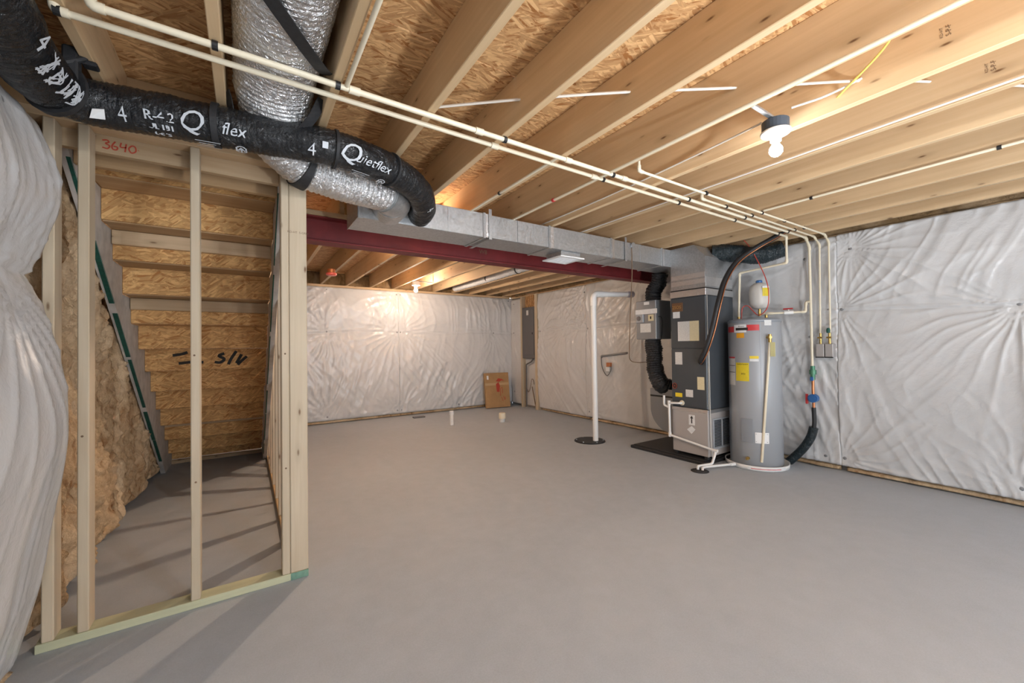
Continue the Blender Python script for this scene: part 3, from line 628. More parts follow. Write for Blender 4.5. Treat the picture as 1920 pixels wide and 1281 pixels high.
dtext('4', .075, -.395, .0); dtext('R-4.2', .046, -.285, .14); dtext('UL 181', .028, -.285, -.28); dtext('t-ers', .028, -.285, -.58)
dtext('Q', .105, -.185, .18, .3); dtext('flex', .062, -.04, .15, .3); dtext('4', .075, .265, -.05); dtext('4', .07, .98, .2)
dtext('Q', .11, .415, .25, .3); dtext('uietflex', .058, .53, .15, .3)
def dshape(polys, wdt, x, ang=0.0, r=.086, mat='print'):
    V, Fc = strokes(polys, wdt, (0, 0, 0), (1, 0, 0), (0, 1, 0)); add('print', (ducttext(V, bp, bs, arcat(x), r, TW, .0115, ang), Fc), mat, bd)
circ = lambda c, r_: [(c[0] + r_ * math.cos(t), c[1] + r_ * math.sin(t)) for t in np.linspace(0, 6.283, 14)]
for x in (-.015, .60): dshape([circ((0, 0), .02), [(-.012, -.008), (0, .012), (.012, -.008)], [(0, .012), (0, -.016)], [(-.015, 0), (.015, 0)]], .004, x, -.75)
for x in (-.13, .49): dshape([[(-.045, -.018), (.045, -.018)], [(.045, -.018), (.045, .018)], [(.045, .018), (-.045, .018)], [(-.045, .018), (-.045, -.018)], [(-.035, .006), (.03, .006)], [(-.035, -.006), (.02, -.006)]], .003, x, -.8)
dshape([[(-.03, .03), (-.002, .03)], [(-.028, .022), (0, .022)], [(-.026, .014), (0, .014)]], .010, .335, .05)
# prints on the left, crumpled part
def ltext(s_, size, at, ang):
    V, Fc = textmesh(s_, size); V = np.c_[V[:, 0], V[:, 1], V[:, 2]]
    add('print', (ducttext(V, bp, bs, at, .112, (.75, -.55, -.35), .012, ang), Fc), 'print', bd)
i_l = lambda y: bs[min([i for i in range(len(bp)) if bp[i, 0] < -.5 and bs[i] < 2.05], key=lambda i: abs(bp[i, 1] - y))]
ltext('4', .085, i_l(1.80), .0)
for y_ in (1.90, 1.98, 2.06, 2.12):
    pl = [[(random.uniform(-.03, .03), random.uniform(-.045, .045)) for _ in range(3)] for _ in range(9)]
    V, Fc = strokes(pl, .007, (0, 0, 0), (1, 0, 0), (0, 1, 0)); add('print', (ducttext(V, bp, bs, i_l(y_), .112, (.75, -.55, -.35), .011, -.1), Fc), 'print', bd)
lb = ducttext(np.array([(-.035, -.02, 0), (.035, -.02, 0), (.035, .02, 0), (-.035, .02, 0)]), bp, bs, arcat(-.50), .10, TW, .011, -.1)
add('paper_label', join((np.vstack([lb, lb - np.array([0, -.004, -.004])]), [(0, 1, 2, 3), (7, 6, 5, 4), (0, 4, 5, 1), (1, 5, 6, 2), (2, 6, 7, 3), (3, 7, 4, 0)])), 'paper', bd)
def hoop(p, s, at, r, wdt, thick=.003, seg=28):
    i0, i1 = np.searchsorted(s, at - wdt / 2), np.searchsorted(s, at + wdt / 2); q = p[i0:max(i1, i0 + 3)]
    return tube(q, r + thick, seg, True)
for x in (-.58, -.10, .37, .66): add('zip_strap', hoop(bp, bs, arcat(x), .090 if x > -.4 else .1, .035 if x < .3 else .012), 'strap', bd, smooth=True)
# webbing hanger that loops over the joist beside the left blanket
add('hanging_strap', join(tube([(-.545, 2.10, 2.33), (-.50, 2.12, 2.372), (-.487, 2.13, 2.44)], .012, 8), bx(-.51, -.466, 2.12, 2.165, 2.355, 2.371, .004), bx(-.555, -.512, 2.10, 2.15, 2.25, 2.40, .006)), 'strap', bd)

spts = [(.122, -2.2, 2.487), (.122, 0.2, 2.487), (.122, 1.2, 2.487), (.118, 1.85, 2.485), (.114, 2.08, 2.45), (.135, 2.28, 2.33), (.24, 2.385, 2.262), (.40, 2.42, 2.238), (.58, 2.455, 2.232), (.74, 2.53, 2.245), (.83, 2.68, 2.258), (.85, 2.80, 2.262)]
def rs_(t): return .115 if t < .76 else .111
def rsw(t): return .155 if t < .78 else max(.111, .155 - (t - .78) / .06 * .044)
sd, spp, sss = flexduct('flex_duct', 'silver foil flexible duct running between the joists and down to the trunk duct', spts, rs_, 'foil', corr=.004, per=.026, crumple=.006, seed=71, rwide=rsw)
add('elbow', tube(smoothpath([(.70, 2.50, 2.242), (.78, 2.57, 2.25), (.83, 2.68, 2.258), (.845, 2.832, 2.262)], 8), .117, 28), 'galv', sd, smooth=True)
for q in ((.72, 2.515, 2.243), (.815, 2.63, 2.255)):
    i = int(np.argmin(np.linalg.norm(spp - np.array(q), axis=1))); add('crimp_band', tube(spp[i - 1:i + 2], .1195, 28), 'galv_dark', sd, smooth=True)
def ribbon(pts, wdt, th=.003, nrm=(0, 0, -1)):
    p, _ = resample(smoothpath(pts, 8), .02); T, _, _ = frames(p); n = np.array(nrm, float); S = np.cross(T, n); S /= np.linalg.norm(S, axis=1)[:, None]
    N2 = np.cross(S, T); m = len(p); V = np.vstack([p - S * wdt / 2, p + S * wdt / 2, p + S * wdt / 2 + N2 * th, p - S * wdt / 2 + N2 * th]); Fc = []
    for i in range(m - 1):
        for a in range(4): b_ = (a + 1) % 4; Fc.append((a * m + i, b_ * m + i, b_ * m + i + 1, a * m + i + 1)[::-1])
    Fc += [(0, m, 2 * m, 3 * m), (m - 1, 4 * m - 1, 3 * m - 1, 2 * m - 1)]; return V, Fc
add('hanging_strap', ribbon([(-.064, 1.24, 2.45), (-.03, 1.30, 2.38), (.06, 1.42, 2.362), (.16, 1.57, 2.362), (.25, 1.71, 2.375), (.295, 1.82, 2.43)], .05), 'strap', sd)
add('hanging_strap', ribbon([(-.064, 2.16, 2.42), (-.03, 2.17, 2.30), (.06, 2.17, 2.235), (.16, 2.14, 2.25), (.25, 2.06, 2.33), (.298, 2.0, 2.42)], .05), 'strap', sd)
add('hanging_strap', hoop(spp, sss, sss[int(np.argmin(np.linalg.norm(spp - np.array((.27, 2.39, 2.255)), axis=1)))], .120, .05), 'strap', sd, smooth=True)

# ------------------------------------------------------------------ water lines along the ceiling
def waterpipe(lab, pts, r, clips=(), fits=True, mat='cpvc', grp='cream plastic water lines', cliplen=.018):
    c0 = np.array(pts).mean(0); t = thing('water_pipe', lab, 'pipe', tuple(c0), grp)
    add('pipe_run', tube(corner(pts, .018), r, 12), mat, t, smooth=True)
    P_ = [np.array(q, float) for q in pts]
    if fits:
        for i in range(1, len(P_) - 1):
            u = P_[i - 1] - P_[i]; u /= np.linalg.norm(u); v = P_[i + 1] - P_[i]; v /= np.linalg.norm(v)
            if abs(u @ v) < .98: add('elbow_fitting', tube(corner([P_[i] + u * .034, P_[i], P_[i] + v * .034], .02), r + .0035, 12), mat, t, smooth=True)
    for cpos, ax in clips:
        c = np.array(cpos, float); d = np.array(ax, float) * cliplen / 2
        add('pipe_clip', join(tube([c - d, c + d], r + .004, 12), bx(c[0] - (.009 if ax[0] else .004), c[0] + (.009 if ax[0] else .004), c[1] - (.009 if ax[1] else .004), c[1] + (.009 if ax[1] else .004), c[2] + r, ZJ - .0005, .001)), 'clip', t, smooth=False)
    return t
RP, ZP = .0112, 2.355
jb = lambda n: -.0676 + .4064 * n - .019
YA, YBp = 1.836, 1.752
A = waterpipe('long cream water line, lower of the pair, ending above the water heater', [(-.50, YA, 2.47), (-.50, YA, ZP), (4.56, YA, ZP), (4.56, YA, 2.085), (4.56, 2.30, 2.055), (4.52, 2.30, 1.55)], RP,
      [((jb(n), YA, ZP), (1, 0, 0)) for n in (-1, 3, 5, 7, 9, 11)])
Bp = waterpipe('long cream water line, upper of the pair, dropping down the right wall', [(-.40, YBp, 2.47), (-.40, YBp, ZP), (4.79, YBp, ZP), (4.79, 1.722, 2.25), (4.79, 1.718, 1.04)], RP + .001,
      [((jb(n), YBp, ZP), (1, 0, 0)) for n in (0, 1, 3, 5, 7, 9, 11)])
for x in (.385, .98, 1.57, 2.05): add('coupling', tube([(x - .022, YBp, ZP), (x + .022, YBp, ZP)], RP + .005, 12), 'cpvc', Bp, smooth=True)
for x in (1.12, 1.86): add('coupling', tube([(x - .022, YA, ZP), (x + .022, YA, ZP)], RP + .005, 12), 'cpvc', A, smooth=True)
waterpipe('short thin cream water line with an upturned end nearest the lamp', [(2.04, 1.625, 2.47), (2.04, 1.625, ZP), (4.82, 1.60, ZP), (4.82, 1.568, 2.27), (4.82, 1.572, 1.375)], .0085, [((jb(n), 1.612, ZP), (1, 0, 0)) for n in (7, 9, 10, 11)])
waterpipe('short thin cream water line starting between the pair and the lamp-side line', [(2.83, 1.69, 2.45), (2.83, 1.69, ZP), (4.82, 1.69, ZP), (4.82, 1.645, 2.26), (4.82, 1.655, 1.30)], .0085, [((jb(n), 1.69, ZP), (1, 0, 0)) for n in (8, 9, 11)])
waterpipe('cream branch line running towards the camera beside the second wide joist', [(.352, YBp, ZP + .004), (.352, -2.9, ZP + .004)], .0095, [((.352, 1.16, ZP), (0, 1, 0))], False)
waterpipe('cream branch line along the joist from the pair towards the duct, black clip', [(1.503, YBp + .02, ZP + .006), (1.503, 2.90, ZP + .006)], .009, [((1.503, 2.40, ZP + .006), (0, 1, 0))], False)
waterpipe('cream branch line near the lamp running along the joist to the duct, red clip', [(1.91, -2.9, ZP + .004), (1.91, 2.90, ZP + .004)], .009, [], False); add('pipe_clip', tube([(1.91, 2.29, ZP + .004), (1.91, 2.31, ZP + .004)], .014, 12), 'redp', bpy.data.objects['water_pipe.006'])
waterpipe('cream branch line along a joist on the right, with dark clips', [(3.535, -2.9, ZP + .004), (3.535, 1.58, ZP + .004)], .009, [((3.535, 1.25, ZP + .004), (0, 1, 0)), ((3.535, .35, ZP + .004), (0, 1, 0))], False)

# ------------------------------------------------------------------ electric cables through the joists
def cable(lab, paths, r=.0058, mat='cable'):
    return add('cable', join(*[tube(resample(smoothpath(q, 6), .03)[0], r, 8) for q in paths]), mat, smooth=True, lab=lab, cat='cable', group='house wiring in the joists')
holes = [(.70, 1.945, 2.472), (.74, 1.91, 2.472), (1.13, 1.57, 2.472), (1.53, 1.25, 2.472), (1.945, .96, 2.478), (2.35, .62, 2.465), (2.755, .47, 2.52), (3.16, .2, 2.49), (3.57, 0, 2.49)]
cable('pair of white cables threaded through drilled joists above the water lines', [[(x, y + d, z + e) for x, y, z in holes] for d, e in ((0, 0), (.02, .012))])
cable('yellow cable bent out of a joist hole beside the lamp', [[(1.945, .40, 2.53), (2.02, .44, 2.52), (2.2, .50, 2.50), (2.34, .72, 2.43)]], .005, 'yellow_cable')
cable('second yellow cable poking from a joist near the top edge', [[(1.55, .30, 2.55), (1.72, .25, 2.54), (1.92, .2, 2.53)]], .006, 'yellow_cable')
cable('white cable stapled along the joist from the lamp towards the duct', [[(2.20, .99, 2.40), (2.27, 1.1, 2.43), (2.318, 1.4, 2.44), (2.326, 2.2, 2.42), (2.326, 3.4, 2.42)]])
cable('white cable from a joist hole down to the lamp box', [[(2.33, .62, 2.47), (2.29, .74, 2.44), (2.22, .86, 2.42)]])
cable('white cable bundle running along the joist right of the lamp', [[(2.722, -2.5, 2.378), (2.722, .5, 2.38), (2.722, 2.9, 2.378)]])

# ------------------------------------------------------------------ lamps
def lamp(lab, x, y, ztop, mat, boxmat='steelblue'):
    t = thing('bare_bulb_light', lab, 'light', (x, y, ztop - .14), 'bare bulb ceiling lights')
    add('junction_box', join(lathe([(.055, -.050), (.060, -.045), (.060, 0), (.054, .004)], (x, y, ztop), 24), bx(x + .04, x + .07, y - .02, y + .02, ztop - .03, ztop - .005)), boxmat, t, smooth=False)
    add('lampholder', lathe([(.019, -.103), (.024, -.101), (.026, -.082), (.038, -.070), (.064, -.063), (.067, -.058), (.067, -.0515), (.055, -.0505)], (x, y, ztop), 28), 'white', t, smooth=True)
    js = sorted((FXJ if y > 3.6 else JX) + [x]); k = js.index(x); add('hanger_bar', bx(js[k - 1] + .001, js[k + 1] - .039, y - .010, y + .010, ztop + .0045, ztop + .016, .001), 'galv_dark', t)
    zb = ztop - .144; prof = [(.001, -.031), (.012, -.0285), (.022, -.022), (.0285, -.011), (.030, 0), (.0275, .012), (.021, .022), (.0155, .031), (.013, .038), (.012, .0405)]
    add('bulb', lathe(prof, (x, y, zb), 24), mat, t, smooth=True)
    return t
lamp('lit bare bulb in a white holder under the near joists', 2.212, .928, 2.382, 'bulb_near')
lamp('lit warm bare bulb in the far room beyond the red beam', 2.37, 6.45, 2.375, 'bulb_far', 'white')
lamp('lit bare bulb behind the camera towards the left of the near bay', 1.36, -.85, 2.372, 'bulb_added_back')  # bulb added out of view to light the near bay
lamp('lit bare bulb behind the camera towards the right of the near bay', 2.985, -2.5, 2.372, 'bulb_added_back')  # second added bulb, also unseen, for brightness
lamp('lit warm bare bulb tucked between joists right behind the red beam', 1.25, 3.86, 2.452, 'bulb_added_beam', 'white')  # added bulb, hidden by the beam, lights far room and under the stairs
wk = thing('added_work_light', 'low yellow work light on the floor behind the camera tilted up at the joists', 'work light', (1.60, -1.02, 0))  # housing for the added fill spot
add('stand', join(tube(corner([(1.44, -1.16, .012), (1.44, -.90, .012), (1.76, -.90, .012), (1.76, -1.16, .012)], .03), .012, 10), tube(corner([(1.44, -1.03, .012), (1.44, -1.03, .36), (1.76, -1.03, .36), (1.76, -1.03, .012)], .03), .012, 10)), 'black', wk)
_ax = np.array([.22, .55, .80]) / np.linalg.norm([.22, .55, .80]); _c = np.array([1.62, -.95, .50])
add('lamp_head', tube([_c - _ax * .14, _c - _ax * .03], .12, 20), 'yellow', wk); add('lamp_glass', tube([_c - _ax * .029, _c - _ax * .024], .112, 20), 'white', wk)
sdv = thing('smoke_alarm', 'smoke alarm under a red dust cover beside the far joists', 'alarm', (.985, 5.95, 2.28))
add('mounting_box', lathe([(.045, 0), (.05, .005), (.05, .05), (.045, .055)], (.985, 5.95, 2.315), 20), 'copper', sdv)
add('dust_cover', lathe([(.05, -.035), (.066, -.028), (.072, -.01), (.07, 0)], (.985, 5.95, 2.314), 24), plain('red_dust_cover', (.72, .12, .09), .35), sdv, smooth=True)
fd = thing('flex_duct', 'pale insulated duct lying between the joists in the far room', 'duct', (3.45, 5.6, 2.40))
pz = resample(smoothpath([(3.44, 3.7, 2.44), (3.44, 5.0, 2.44), (3.44, 6.2, 2.43), (3.44, 7.2, 2.43)], 8), .02)[0]
add('jacket', tube(pz, .055 + .004 * np.sin(np.arange(len(pz)) * 1.1), 18), 'paper', fd, smooth=True)
for y in (5.0, 5.9): add('tie_strap', tube([(3.44, y - .012, 2.44), (3.44, y + .012, 2.44)], .064, 16), 'strap', fd)

# ------------------------------------------------------------------ air handler
AX, AX1, AY0, AY1 = 4.07, 4.62, 2.412, 2.835
def xlab(name, y0, y1, z0, z1, mat, parent, x=AX, th=.0015): return add(name, bx(x - th, x, y0, y1, z0, z1, .0003), mat, parent)
add('equipment_pad', join(bx(3.99, 4.78, 2.40, 3.38, 0, .035, .008), bx(4.02, 4.76, 2.43, 3.35, .035, .045, .004)), 'black', lab='flat black pad on the floor under the air handler', cat='pad')
ah = thing('air_handler', 'tall slate air handler cabinet with paper labels and a galvanised base', 'air handler', (4.345, 2.62, .046))
add('return_base', bx(AX + .005, AX1, AY0, AY1, .075, .56, .004), 'beige', ah)
add('base_stand', join(*[bx(a, a + .04, b_, b_ + .04, .0455, .0755) for a in (AX + .01, AX1 - .05) for b_ in (AY0 + .01, AY1 - .05)]), 'black', ah)
add('sealing_tape', join(bx(AX + .002, AX1 + .002, AY0 - .003, AY1 + .003, .535, .572, .001)), 'foil_tape', ah)
add('cabinet', bx(AX + .006, AX1, AY0, AY1, .575, 1.80, .006), 'cab', ah)
up_ = add('door', bx(AX - .002, AX + .0055, AY0 + .004, AY1 - .004, 1.232, 1.79, .003), 'cab', ah); lo_ = add('door', bx(AX - .002, AX + .0055, AY0 + .004, AY1 - .004, .59, 1.222, .003), 'cab', ah)
X2 = AX - .002
bp_ = xlab('brand_plate', 2.676, 2.81, 1.645, 1.742, 'plate', up_, X2, .006); add('plate_lettering', flattext('2SOS', .05, (X2 - .0068, 2.75, 1.692), (0, -1, 0), (0, 0, 1)), 'brass', bp_)
xlab('label', 2.715, 2.803, 1.572, 1.643, 'paper', up_, X2); xlab('label', 2.60, 2.744, 1.312, 1.53, 'lab_white', up_, X2); xlab('label', 2.49, 2.599, 1.312, 1.53, 'lab_cream', up_, X2)
xlab('label', 2.695, 2.783, 1.05, 1.188, 'lab_white', lo_, X2); xlab('label', 2.44, 2.52, .785, .922, 'lab_cream', lo_, X2); xlab('label', 2.572, 2.66, .695, .775, 'lab_white', lo_, X2); xlab('label', 2.703, 2.789, .685, .73, 'yellow', lo_, X2)
ov = add('oval_badge', lathe([(.034, 0), (.034, -.002)], (X2, 2.795, .806), 20, 0), 'ink', lo_); add('badge_ring', join(tube([(X2 - .003, 2.795 + .027 * math.cos(t), .806 + .030 * math.sin(t)) for t in np.linspace(0, 6.283, 25)], .002, 6)), 'redink', ov)
add('badge_letter', flattext('A', .03, (X2 - .0028, 2.795, .806), (0, -1, 0), (0, 0, 1)), 'redink', ov)
add('line_port', lathe([(.034, 0), (.034, -.006), (.02, -.007)], (X2, 2.47, 1.088), 20, 0), 'dark', lo_)
ar = xlab('arrow_label', 2.562, 2.633, .39, .50, 'paper', ah, AX + .005)
add('arrow', strokes([[(0, -.035), (0, .03)]], .012, (AX + .0034, 2.598, .443), (0, -1, 0), (0, 0, 1)), 'ink', ar)
add('arrow_head', prism([(2.617, .462), (2.579, .462), (2.598, .492)], 0, AX + .0024, AX + .0034), 'ink', ar)
tg = add('tag', prism([(2.656, .335), (2.60, .378), (2.557, .345), (2.602, .292)], 0, AX + .0015, AX + .004), 'paper', ah)
gr = add('filter_grille', join(bx(4.155, 4.50, AY0 - .014, AY0 - .0005, .145, .165), bx(4.155, 4.50, AY0 - .014, AY0 - .0005, .455, .475), bx(4.155, 4.172, AY0 - .014, AY0 - .0005, .165, .455), bx(4.483, 4.50, AY0 - .014, AY0 - .0005, .165, .455), bx(4.322, 4.336, AY0 - .015, AY0 - .0005, .165, .455)), 'heater', ah)
add('grille_shade', bx(4.173, 4.482, AY0 - .0016, AY0 - .0003, .166, .454, .0003), 'dark', gr)  # dark sheet stands in for the shade inside the grille
for k in range(18):
    z = .170 + k * .0158; V, Fc = bx(4.173, 4.482, AY0 - .010, AY0 - .002, z, z + .0045, .0006); add('louver', (V, Fc), 'heater_d', gr)
add('drip_line', tube(corner([(4.10, AY0 - .012, 1.20), (4.10, AY0 - .012, .30), (4.12, AY0 - .014, .075)],   .02), .0032, 8), 'cable', ah, smooth=True)
add('drip_line', tube([(4.085, AY0 - .008, 1.80), (4.085, AY0 - .008, .58)], .003, 8), 'cable', ah, smooth=True)
fl = add('flange_band', bx(AX - .004, AX1 + .003, AY0 - .004, AY1 + .003, 1.801, 1.872, .002), 'foil_tape', ah)
add('black_gasket', bx(AX + .002, AX1 - .003, AY0 + .002, AY1 - .002, 1.873, 1.885, .001), 'black', ah)
pln = add('plenum', prism([(AY0 + .004, 1.886), (AY1 - .006, 1.886), (AY1 - .006, 2.36), (AY0 + .13, 2.36), (AY0 + .004, 2.22)], 0, AX + .008, AX1 - .004), 'galv', ah)
for z in (1.93, 2.0): add('foil_tape', bx(AX + .005, AX + .0075, AY0 + .006, AY1 - .01, z, z + .05, .0005), 'foil_tape', pln)
add('foil_tape', bx(AX + .012, AX1 - .01, AY0 + .0005, AY0 + .0035, 1.90, 2.0, .0005), 'foil_tape', pln)
add('duct_boot', bx(AX + .01, AX1, AY1 - .005, DY0 - .008 + .002, 2.17, 2.355, .002), 'galv', ah)
# supply collar with dark flex to the right wall
tf, _p, _s = flexduct('flex_duct', 'glossy dark flexible duct from the plenum to the right wall', [(4.36, 2.50, 2.285), (4.44, 2.38, 2.28), (4.56, 2.26, 2.255), (4.66, 2.16, 2.235), (4.74, 2.06, 2.255), (4.80, 1.97, 2.285)], lambda t: .094, 'film_blue', corr=.002, per=.022, crumple=.02, seed=81)
# insulated refrigerant line set
ls = thing('line_set', 'black insulated refrigerant line curving from the joists into the air handler', 'pipe', (4.2, 2.2, 1.1))
pth = [(4.50, 1.72, 2.44), (4.50, 1.90, 2.36), (4.45, 2.08, 2.27), (4.30, 2.20, 2.13), (4.14, 2.24, 1.93), (4.03, 2.25, 1.70), (3.99, 2.30, 1.42), (3.98, 2.365, 1.22), (4.00, 2.43, 1.115), (4.055, 2.465, 1.09)]
add('suction_line', tube(resample(smoothpath(pth, 8), .02)[0], .027, 16), 'black', ls, smooth=True)
add('liquid_line', tube(resample(smoothpath([(x - .012, y - .036, z - .008) for x, y, z in pth[:-1]] + [(4.05, 2.465, 1.062)], 8), .02)[0], .0055, 8), 'copper', ls, smooth=True)
# condensate drain
cd_ = thing('drain_pipe', 'white condensate pipe from the air handler trap to the floor drain', 'pipe', (4.0, 2.6, .03))
add('drain_port', lathe([(.028, 0), (.028, -.012), (.018, -.013)], (AX - .002, 2.705, .622), 18, 0), 'cpvc', cd_)
add('pipe_run', tube(corner([(AX - .004, 2.705, .622), (4.02, 2.705, .622), (4.02, 2.84, .612), (4.02, 2.835, .248), (4.02, 2.30, .175), (3.97, 2.315, .05), (3.80, 2.365, .045), (3.80, 2.365, .012)], .022), .0125, 12), 'pvc', cd_, smooth=True)
add('trap_riser', tube(corner([(4.02, 2.905, .69), (4.02, 2.905, .58), (4.02, 2.84, .56)], .02), .0125, 12), 'pvc', cd_, smooth=True)
for c, d in (((4.02, 2.84, .612), (0, 0, 1)), ((4.02, 2.835, .255), (0, 0, 1)), ((4.02, 2.31, .178), (0, 1, 0))): c = np.array(c); d = np.array(d) * .026; add('fitting', tube([c - d, c + d], .0165, 12), 'pvc', cd_, smooth=True)
fdn = thing('floor_drain', 'small dark floor drain taking two white pipes', 'drain', (3.80, 2.345, 0))
add('drain_body', lathe([(.085, .0), (.085, .004), (.075, .007), (.06, .006)], (3.80, 2.345, .0), 24), 'black', fdn)
# fresh air ventilator box with its flexible ducts
ev = thing('ventilator', 'grey ventilator box hung on the wall left of the air handler', 'ventilator', (4.33, 3.28, 1.345))
eb = add('housing', bx(4.2, 4.50, 3.13, 3.43, 1.345, 1.83, .006), 'cab_grey', ev)
add('wall_bracket', bx(4.50, 4.84, 3.16, 3.40, 1.45, 1.75), 'galv', ev)
add('band', bx(4.194, 4.1995, 3.11, 3.435, 1.662, 1.722, .001), 'paper', ev); cb = add('control_box', bx(4.178, 4.1995, 3.305, 3.415, 1.557, 1.662, .004), 'heater', ev); add('dial', lathe([(.03, 0), (.03, -.006)], (4.178, 3.37, 1.61), 18, 0), 'panel_grey', cb)
ob = add('outlet_plate', bx(4.19, 4.1995, 3.16, 3.238, 1.572, 1.65, .003), 'lab_cream', ev); add('outlet_slot', bx(4.188, 4.1899, 3.19, 3.208, 1.595, 1.628, .0005), 'ink', ob)
add('label', bx(4.198, 4.1997, 3.207, 3.365, 1.432, 1.543, .0003), 'lab_white', ev); add('label', bx(4.198, 4.1997, 3.225, 3.305, 1.778, 1.815, .0003), 'paper', ev)
add('power_cord', tube(smoothpath([(4.24, 3.125, 1.62), (4.27, 3.11, 1.62), (4.30, 3.112, 1.55), (4.29, 3.115, 1.40), (4.27, 3.12, 1.33)], 6), .004, 8), 'black', ev, smooth=True)
flexduct('flex_duct', 'short black flexible duct from the trunk down to the ventilator', [(4.33, 3.15, 2.165), (4.33, 3.18, 2.05), (4.32, 3.24, 1.95), (4.32, 3.25, 1.835)], lambda t: .10, 'film', corr=.004, per=.03, crumple=.03, seed=91)
flexduct('flex_duct', 'crumpled black flexible duct below the ventilator, bending into the grey boot', [(4.30, 3.26, 1.343), (4.30, 3.25, 1.20), (4.28, 3.22, 1.02), (4.27, 3.18, .88), (4.28, 3.12, .78), (4.36, 3.06, .735)], lambda t: .105, 'film', corr=.004, per=.03, crumple=.03, seed=95)
add('gap_shade_block', bx(4.36, 4.60, 2.86, 2.99, .76, 2.15, .01), 'film', lab='dark wrapped riser squeezed between ventilator and air handler', cat='duct')  # black block put in for the shadow in this gap
bt = thing('return_boot', 'grey sheet metal boot with a rounded back beside the air handler', 'duct', (4.4, 3.05, .2))
poly = [(2.85, .21), (2.85, .73), (3.27, .73), (3.27, .62)] + [(2.98 + .29 * math.cos(t), .50 - .29 * math.sin(t) * 1.0) for t in np.linspace(.15, 1.5, 8)]
add('shell', prism(poly, 0, 4.25, 4.55), 'cab_grey', bt); add('dark_seam', bx(4.246, 4.2495, 2.86, 3.268, .632, .652, .0005), 'ink', bt)
add('support_leg', join(bx(4.3, 4.33, 2.90, 2.93, .046, .235), bx(4.47, 4.50, 2.90, 2.93, .046, .235)), 'galv_dark', bt)
# wire that hangs from the duct to the ventilator
add('control_wire', tube(resample(smoothpath([(3.39, 2.812, 2.30), (3.39, 2.81, 2.15), (3.43, 2.85, 1.95), (3.60, 3.02, 1.62), (3.72, 3.14, 1.25), (3.80, 3.2, 1.10), (4.0, 3.25, 1.06), (4.195, 3.27, 1.06)], 8), .03)[0], .005, 8), 'inkbrown', smooth=True, lab='dark control wire hanging from the duct towards the ventilator', cat='wire')

# ------------------------------------------------------------------ water heater
HX, HY, HR = 4.498, 2.135, .243
wh = thing('water_heater', 'grey electric water heater with yellow energy label', 'water heater', (HX, HY, 0))
add('drain_pan', lathe([(.255, 0), (.29, .004), (.295, .05), (.291, .05), (.285, .008), (.01, .006)], (HX, HY, 0), 40), 'pvc', wh, smooth=True)
add('tank_body', lathe([(HR - .02, .012), (HR, .03), (HR, 1.50), (HR - .012, 1.515)], (HX, HY, 0), 48), 'heater', wh, smooth=True)
add('top_cap', lathe([(HR + .002, 1.49), (HR + .002, 1.512), (HR - .012, 1.528), (HR - .06, 1.535)], (HX, HY, 0), 48), 'heater_d', wh, smooth=True)
def A2(px): return 205.4 + math.degrees(math.asin(max(-.98, min(.98, (px - 1413.5) / 49.5))))
def hz(py): return 1.273 + (644.8 - py) / 186.0
def hp(name, x0, x1, y0, y1, mat, parent=wh, th=.0015): return add(name, cylpatch(HX, HY, HR + .0008, A2(x0), A2(x1), hz(y1), hz(y0), th), mat, parent)
hp('red_band', 1366, 1377, 611, 622, 'redp'); hp('brand_band', 1378, 1400, 608, 623, 'white', wh, .0018); hp('brand_stripe', 1381, 1403, 614, 619, 'ink', wh, .003); hp('red_band', 1401, 1423, 609, 620, 'redp')
hp('orange_sticker', 1382, 1396, 624, 633.5, 'orange'); hp('white_sticker', 1432, 1444, 601, 611, 'lab_white'); hp('warning_label', 1367, 1378, 672, 725, 'lab_white'); hp('warning_strip', 1367, 1378, 670, 673, 'redp', wh, .0025)
hp('warning_strip', 1367, 1378, 686.5, 687.5, 'ink', wh, .0025); hp('warning_strip', 1367, 1378, 699.5, 700.5, 'ink', wh, .0025)
hp('yellow_sticker', 1405, 1421, 668, 673, 'yellow'); hp('white_sticker', 1405, 1421, 673.2, 678, 'paper')
eg = hp('energy_label', 1380, 1403.5, 681, 716, 'lab_yellow')
def htext(s_, size, px, py, parent):
    V, Fc = textmesh(s_, size); a0 = math.radians(A2(px)); out = [(HX + (HR + .0035) * math.cos(a0 + x / HR), HY + (HR + .0035) * math.sin(a0 + x / HR), hz(py) + y) for x, y, _ in V]
    return add('lettering', (np.array(out), Fc), 'ink', parent)
htext('ENERGYGUIDE', .0165, 1391.5, 684, eg); htext('$403', .020, 1393, 702, eg); htext('Rheem', .022, 1391, 611.5, wh)
hp('element_cover', 1388, 1408, 787, 831, 'heater_d', wh, .008); hp('rating_plate', 1412, 1436, 811, 831, 'white', wh, .003)
hp('body_seam', 1424, 1425, 602, 850, 'heater_d', wh, .001)
for px in (1414, 1433):
    for py in (814, 828): a = math.radians(A2(px)); add('plate_screw', lathe([(.005, 0), (.004, .002)], (HX + (HR + .005) * math.cos(a), HY + (HR + .005) * math.sin(a), hz(py)), 8), 'ink', wh)
a = math.radians(A2(1399)); dv = np.array([math.cos(a), math.sin(a), 0]); c0 = np.array([HX, HY, hz(861)])
add('drain_valve', join(tube([c0 + dv * HR, c0 + dv * (HR + .03)], .016, 14), tube([c0 + dv * (HR + .03), c0 + dv * (HR + .05)], .011, 12)), 'brass', wh, smooth=True)
a = math.radians(A2(1437)); dv = np.array([math.cos(a), math.sin(a), 0]); c1 = np.array([HX, HY, 1.335])
add('relief_valve', join(tube([c1 + dv * (HR - .01), c1 + dv * (HR + .055)], .014, 12), tube([c1 + dv * (HR + .04) + np.array([0, 0, .03]), c1 + dv * (HR + .04) - np.array([0, 0, .05])], .016, 12)), 'brass', wh, smooth=True)
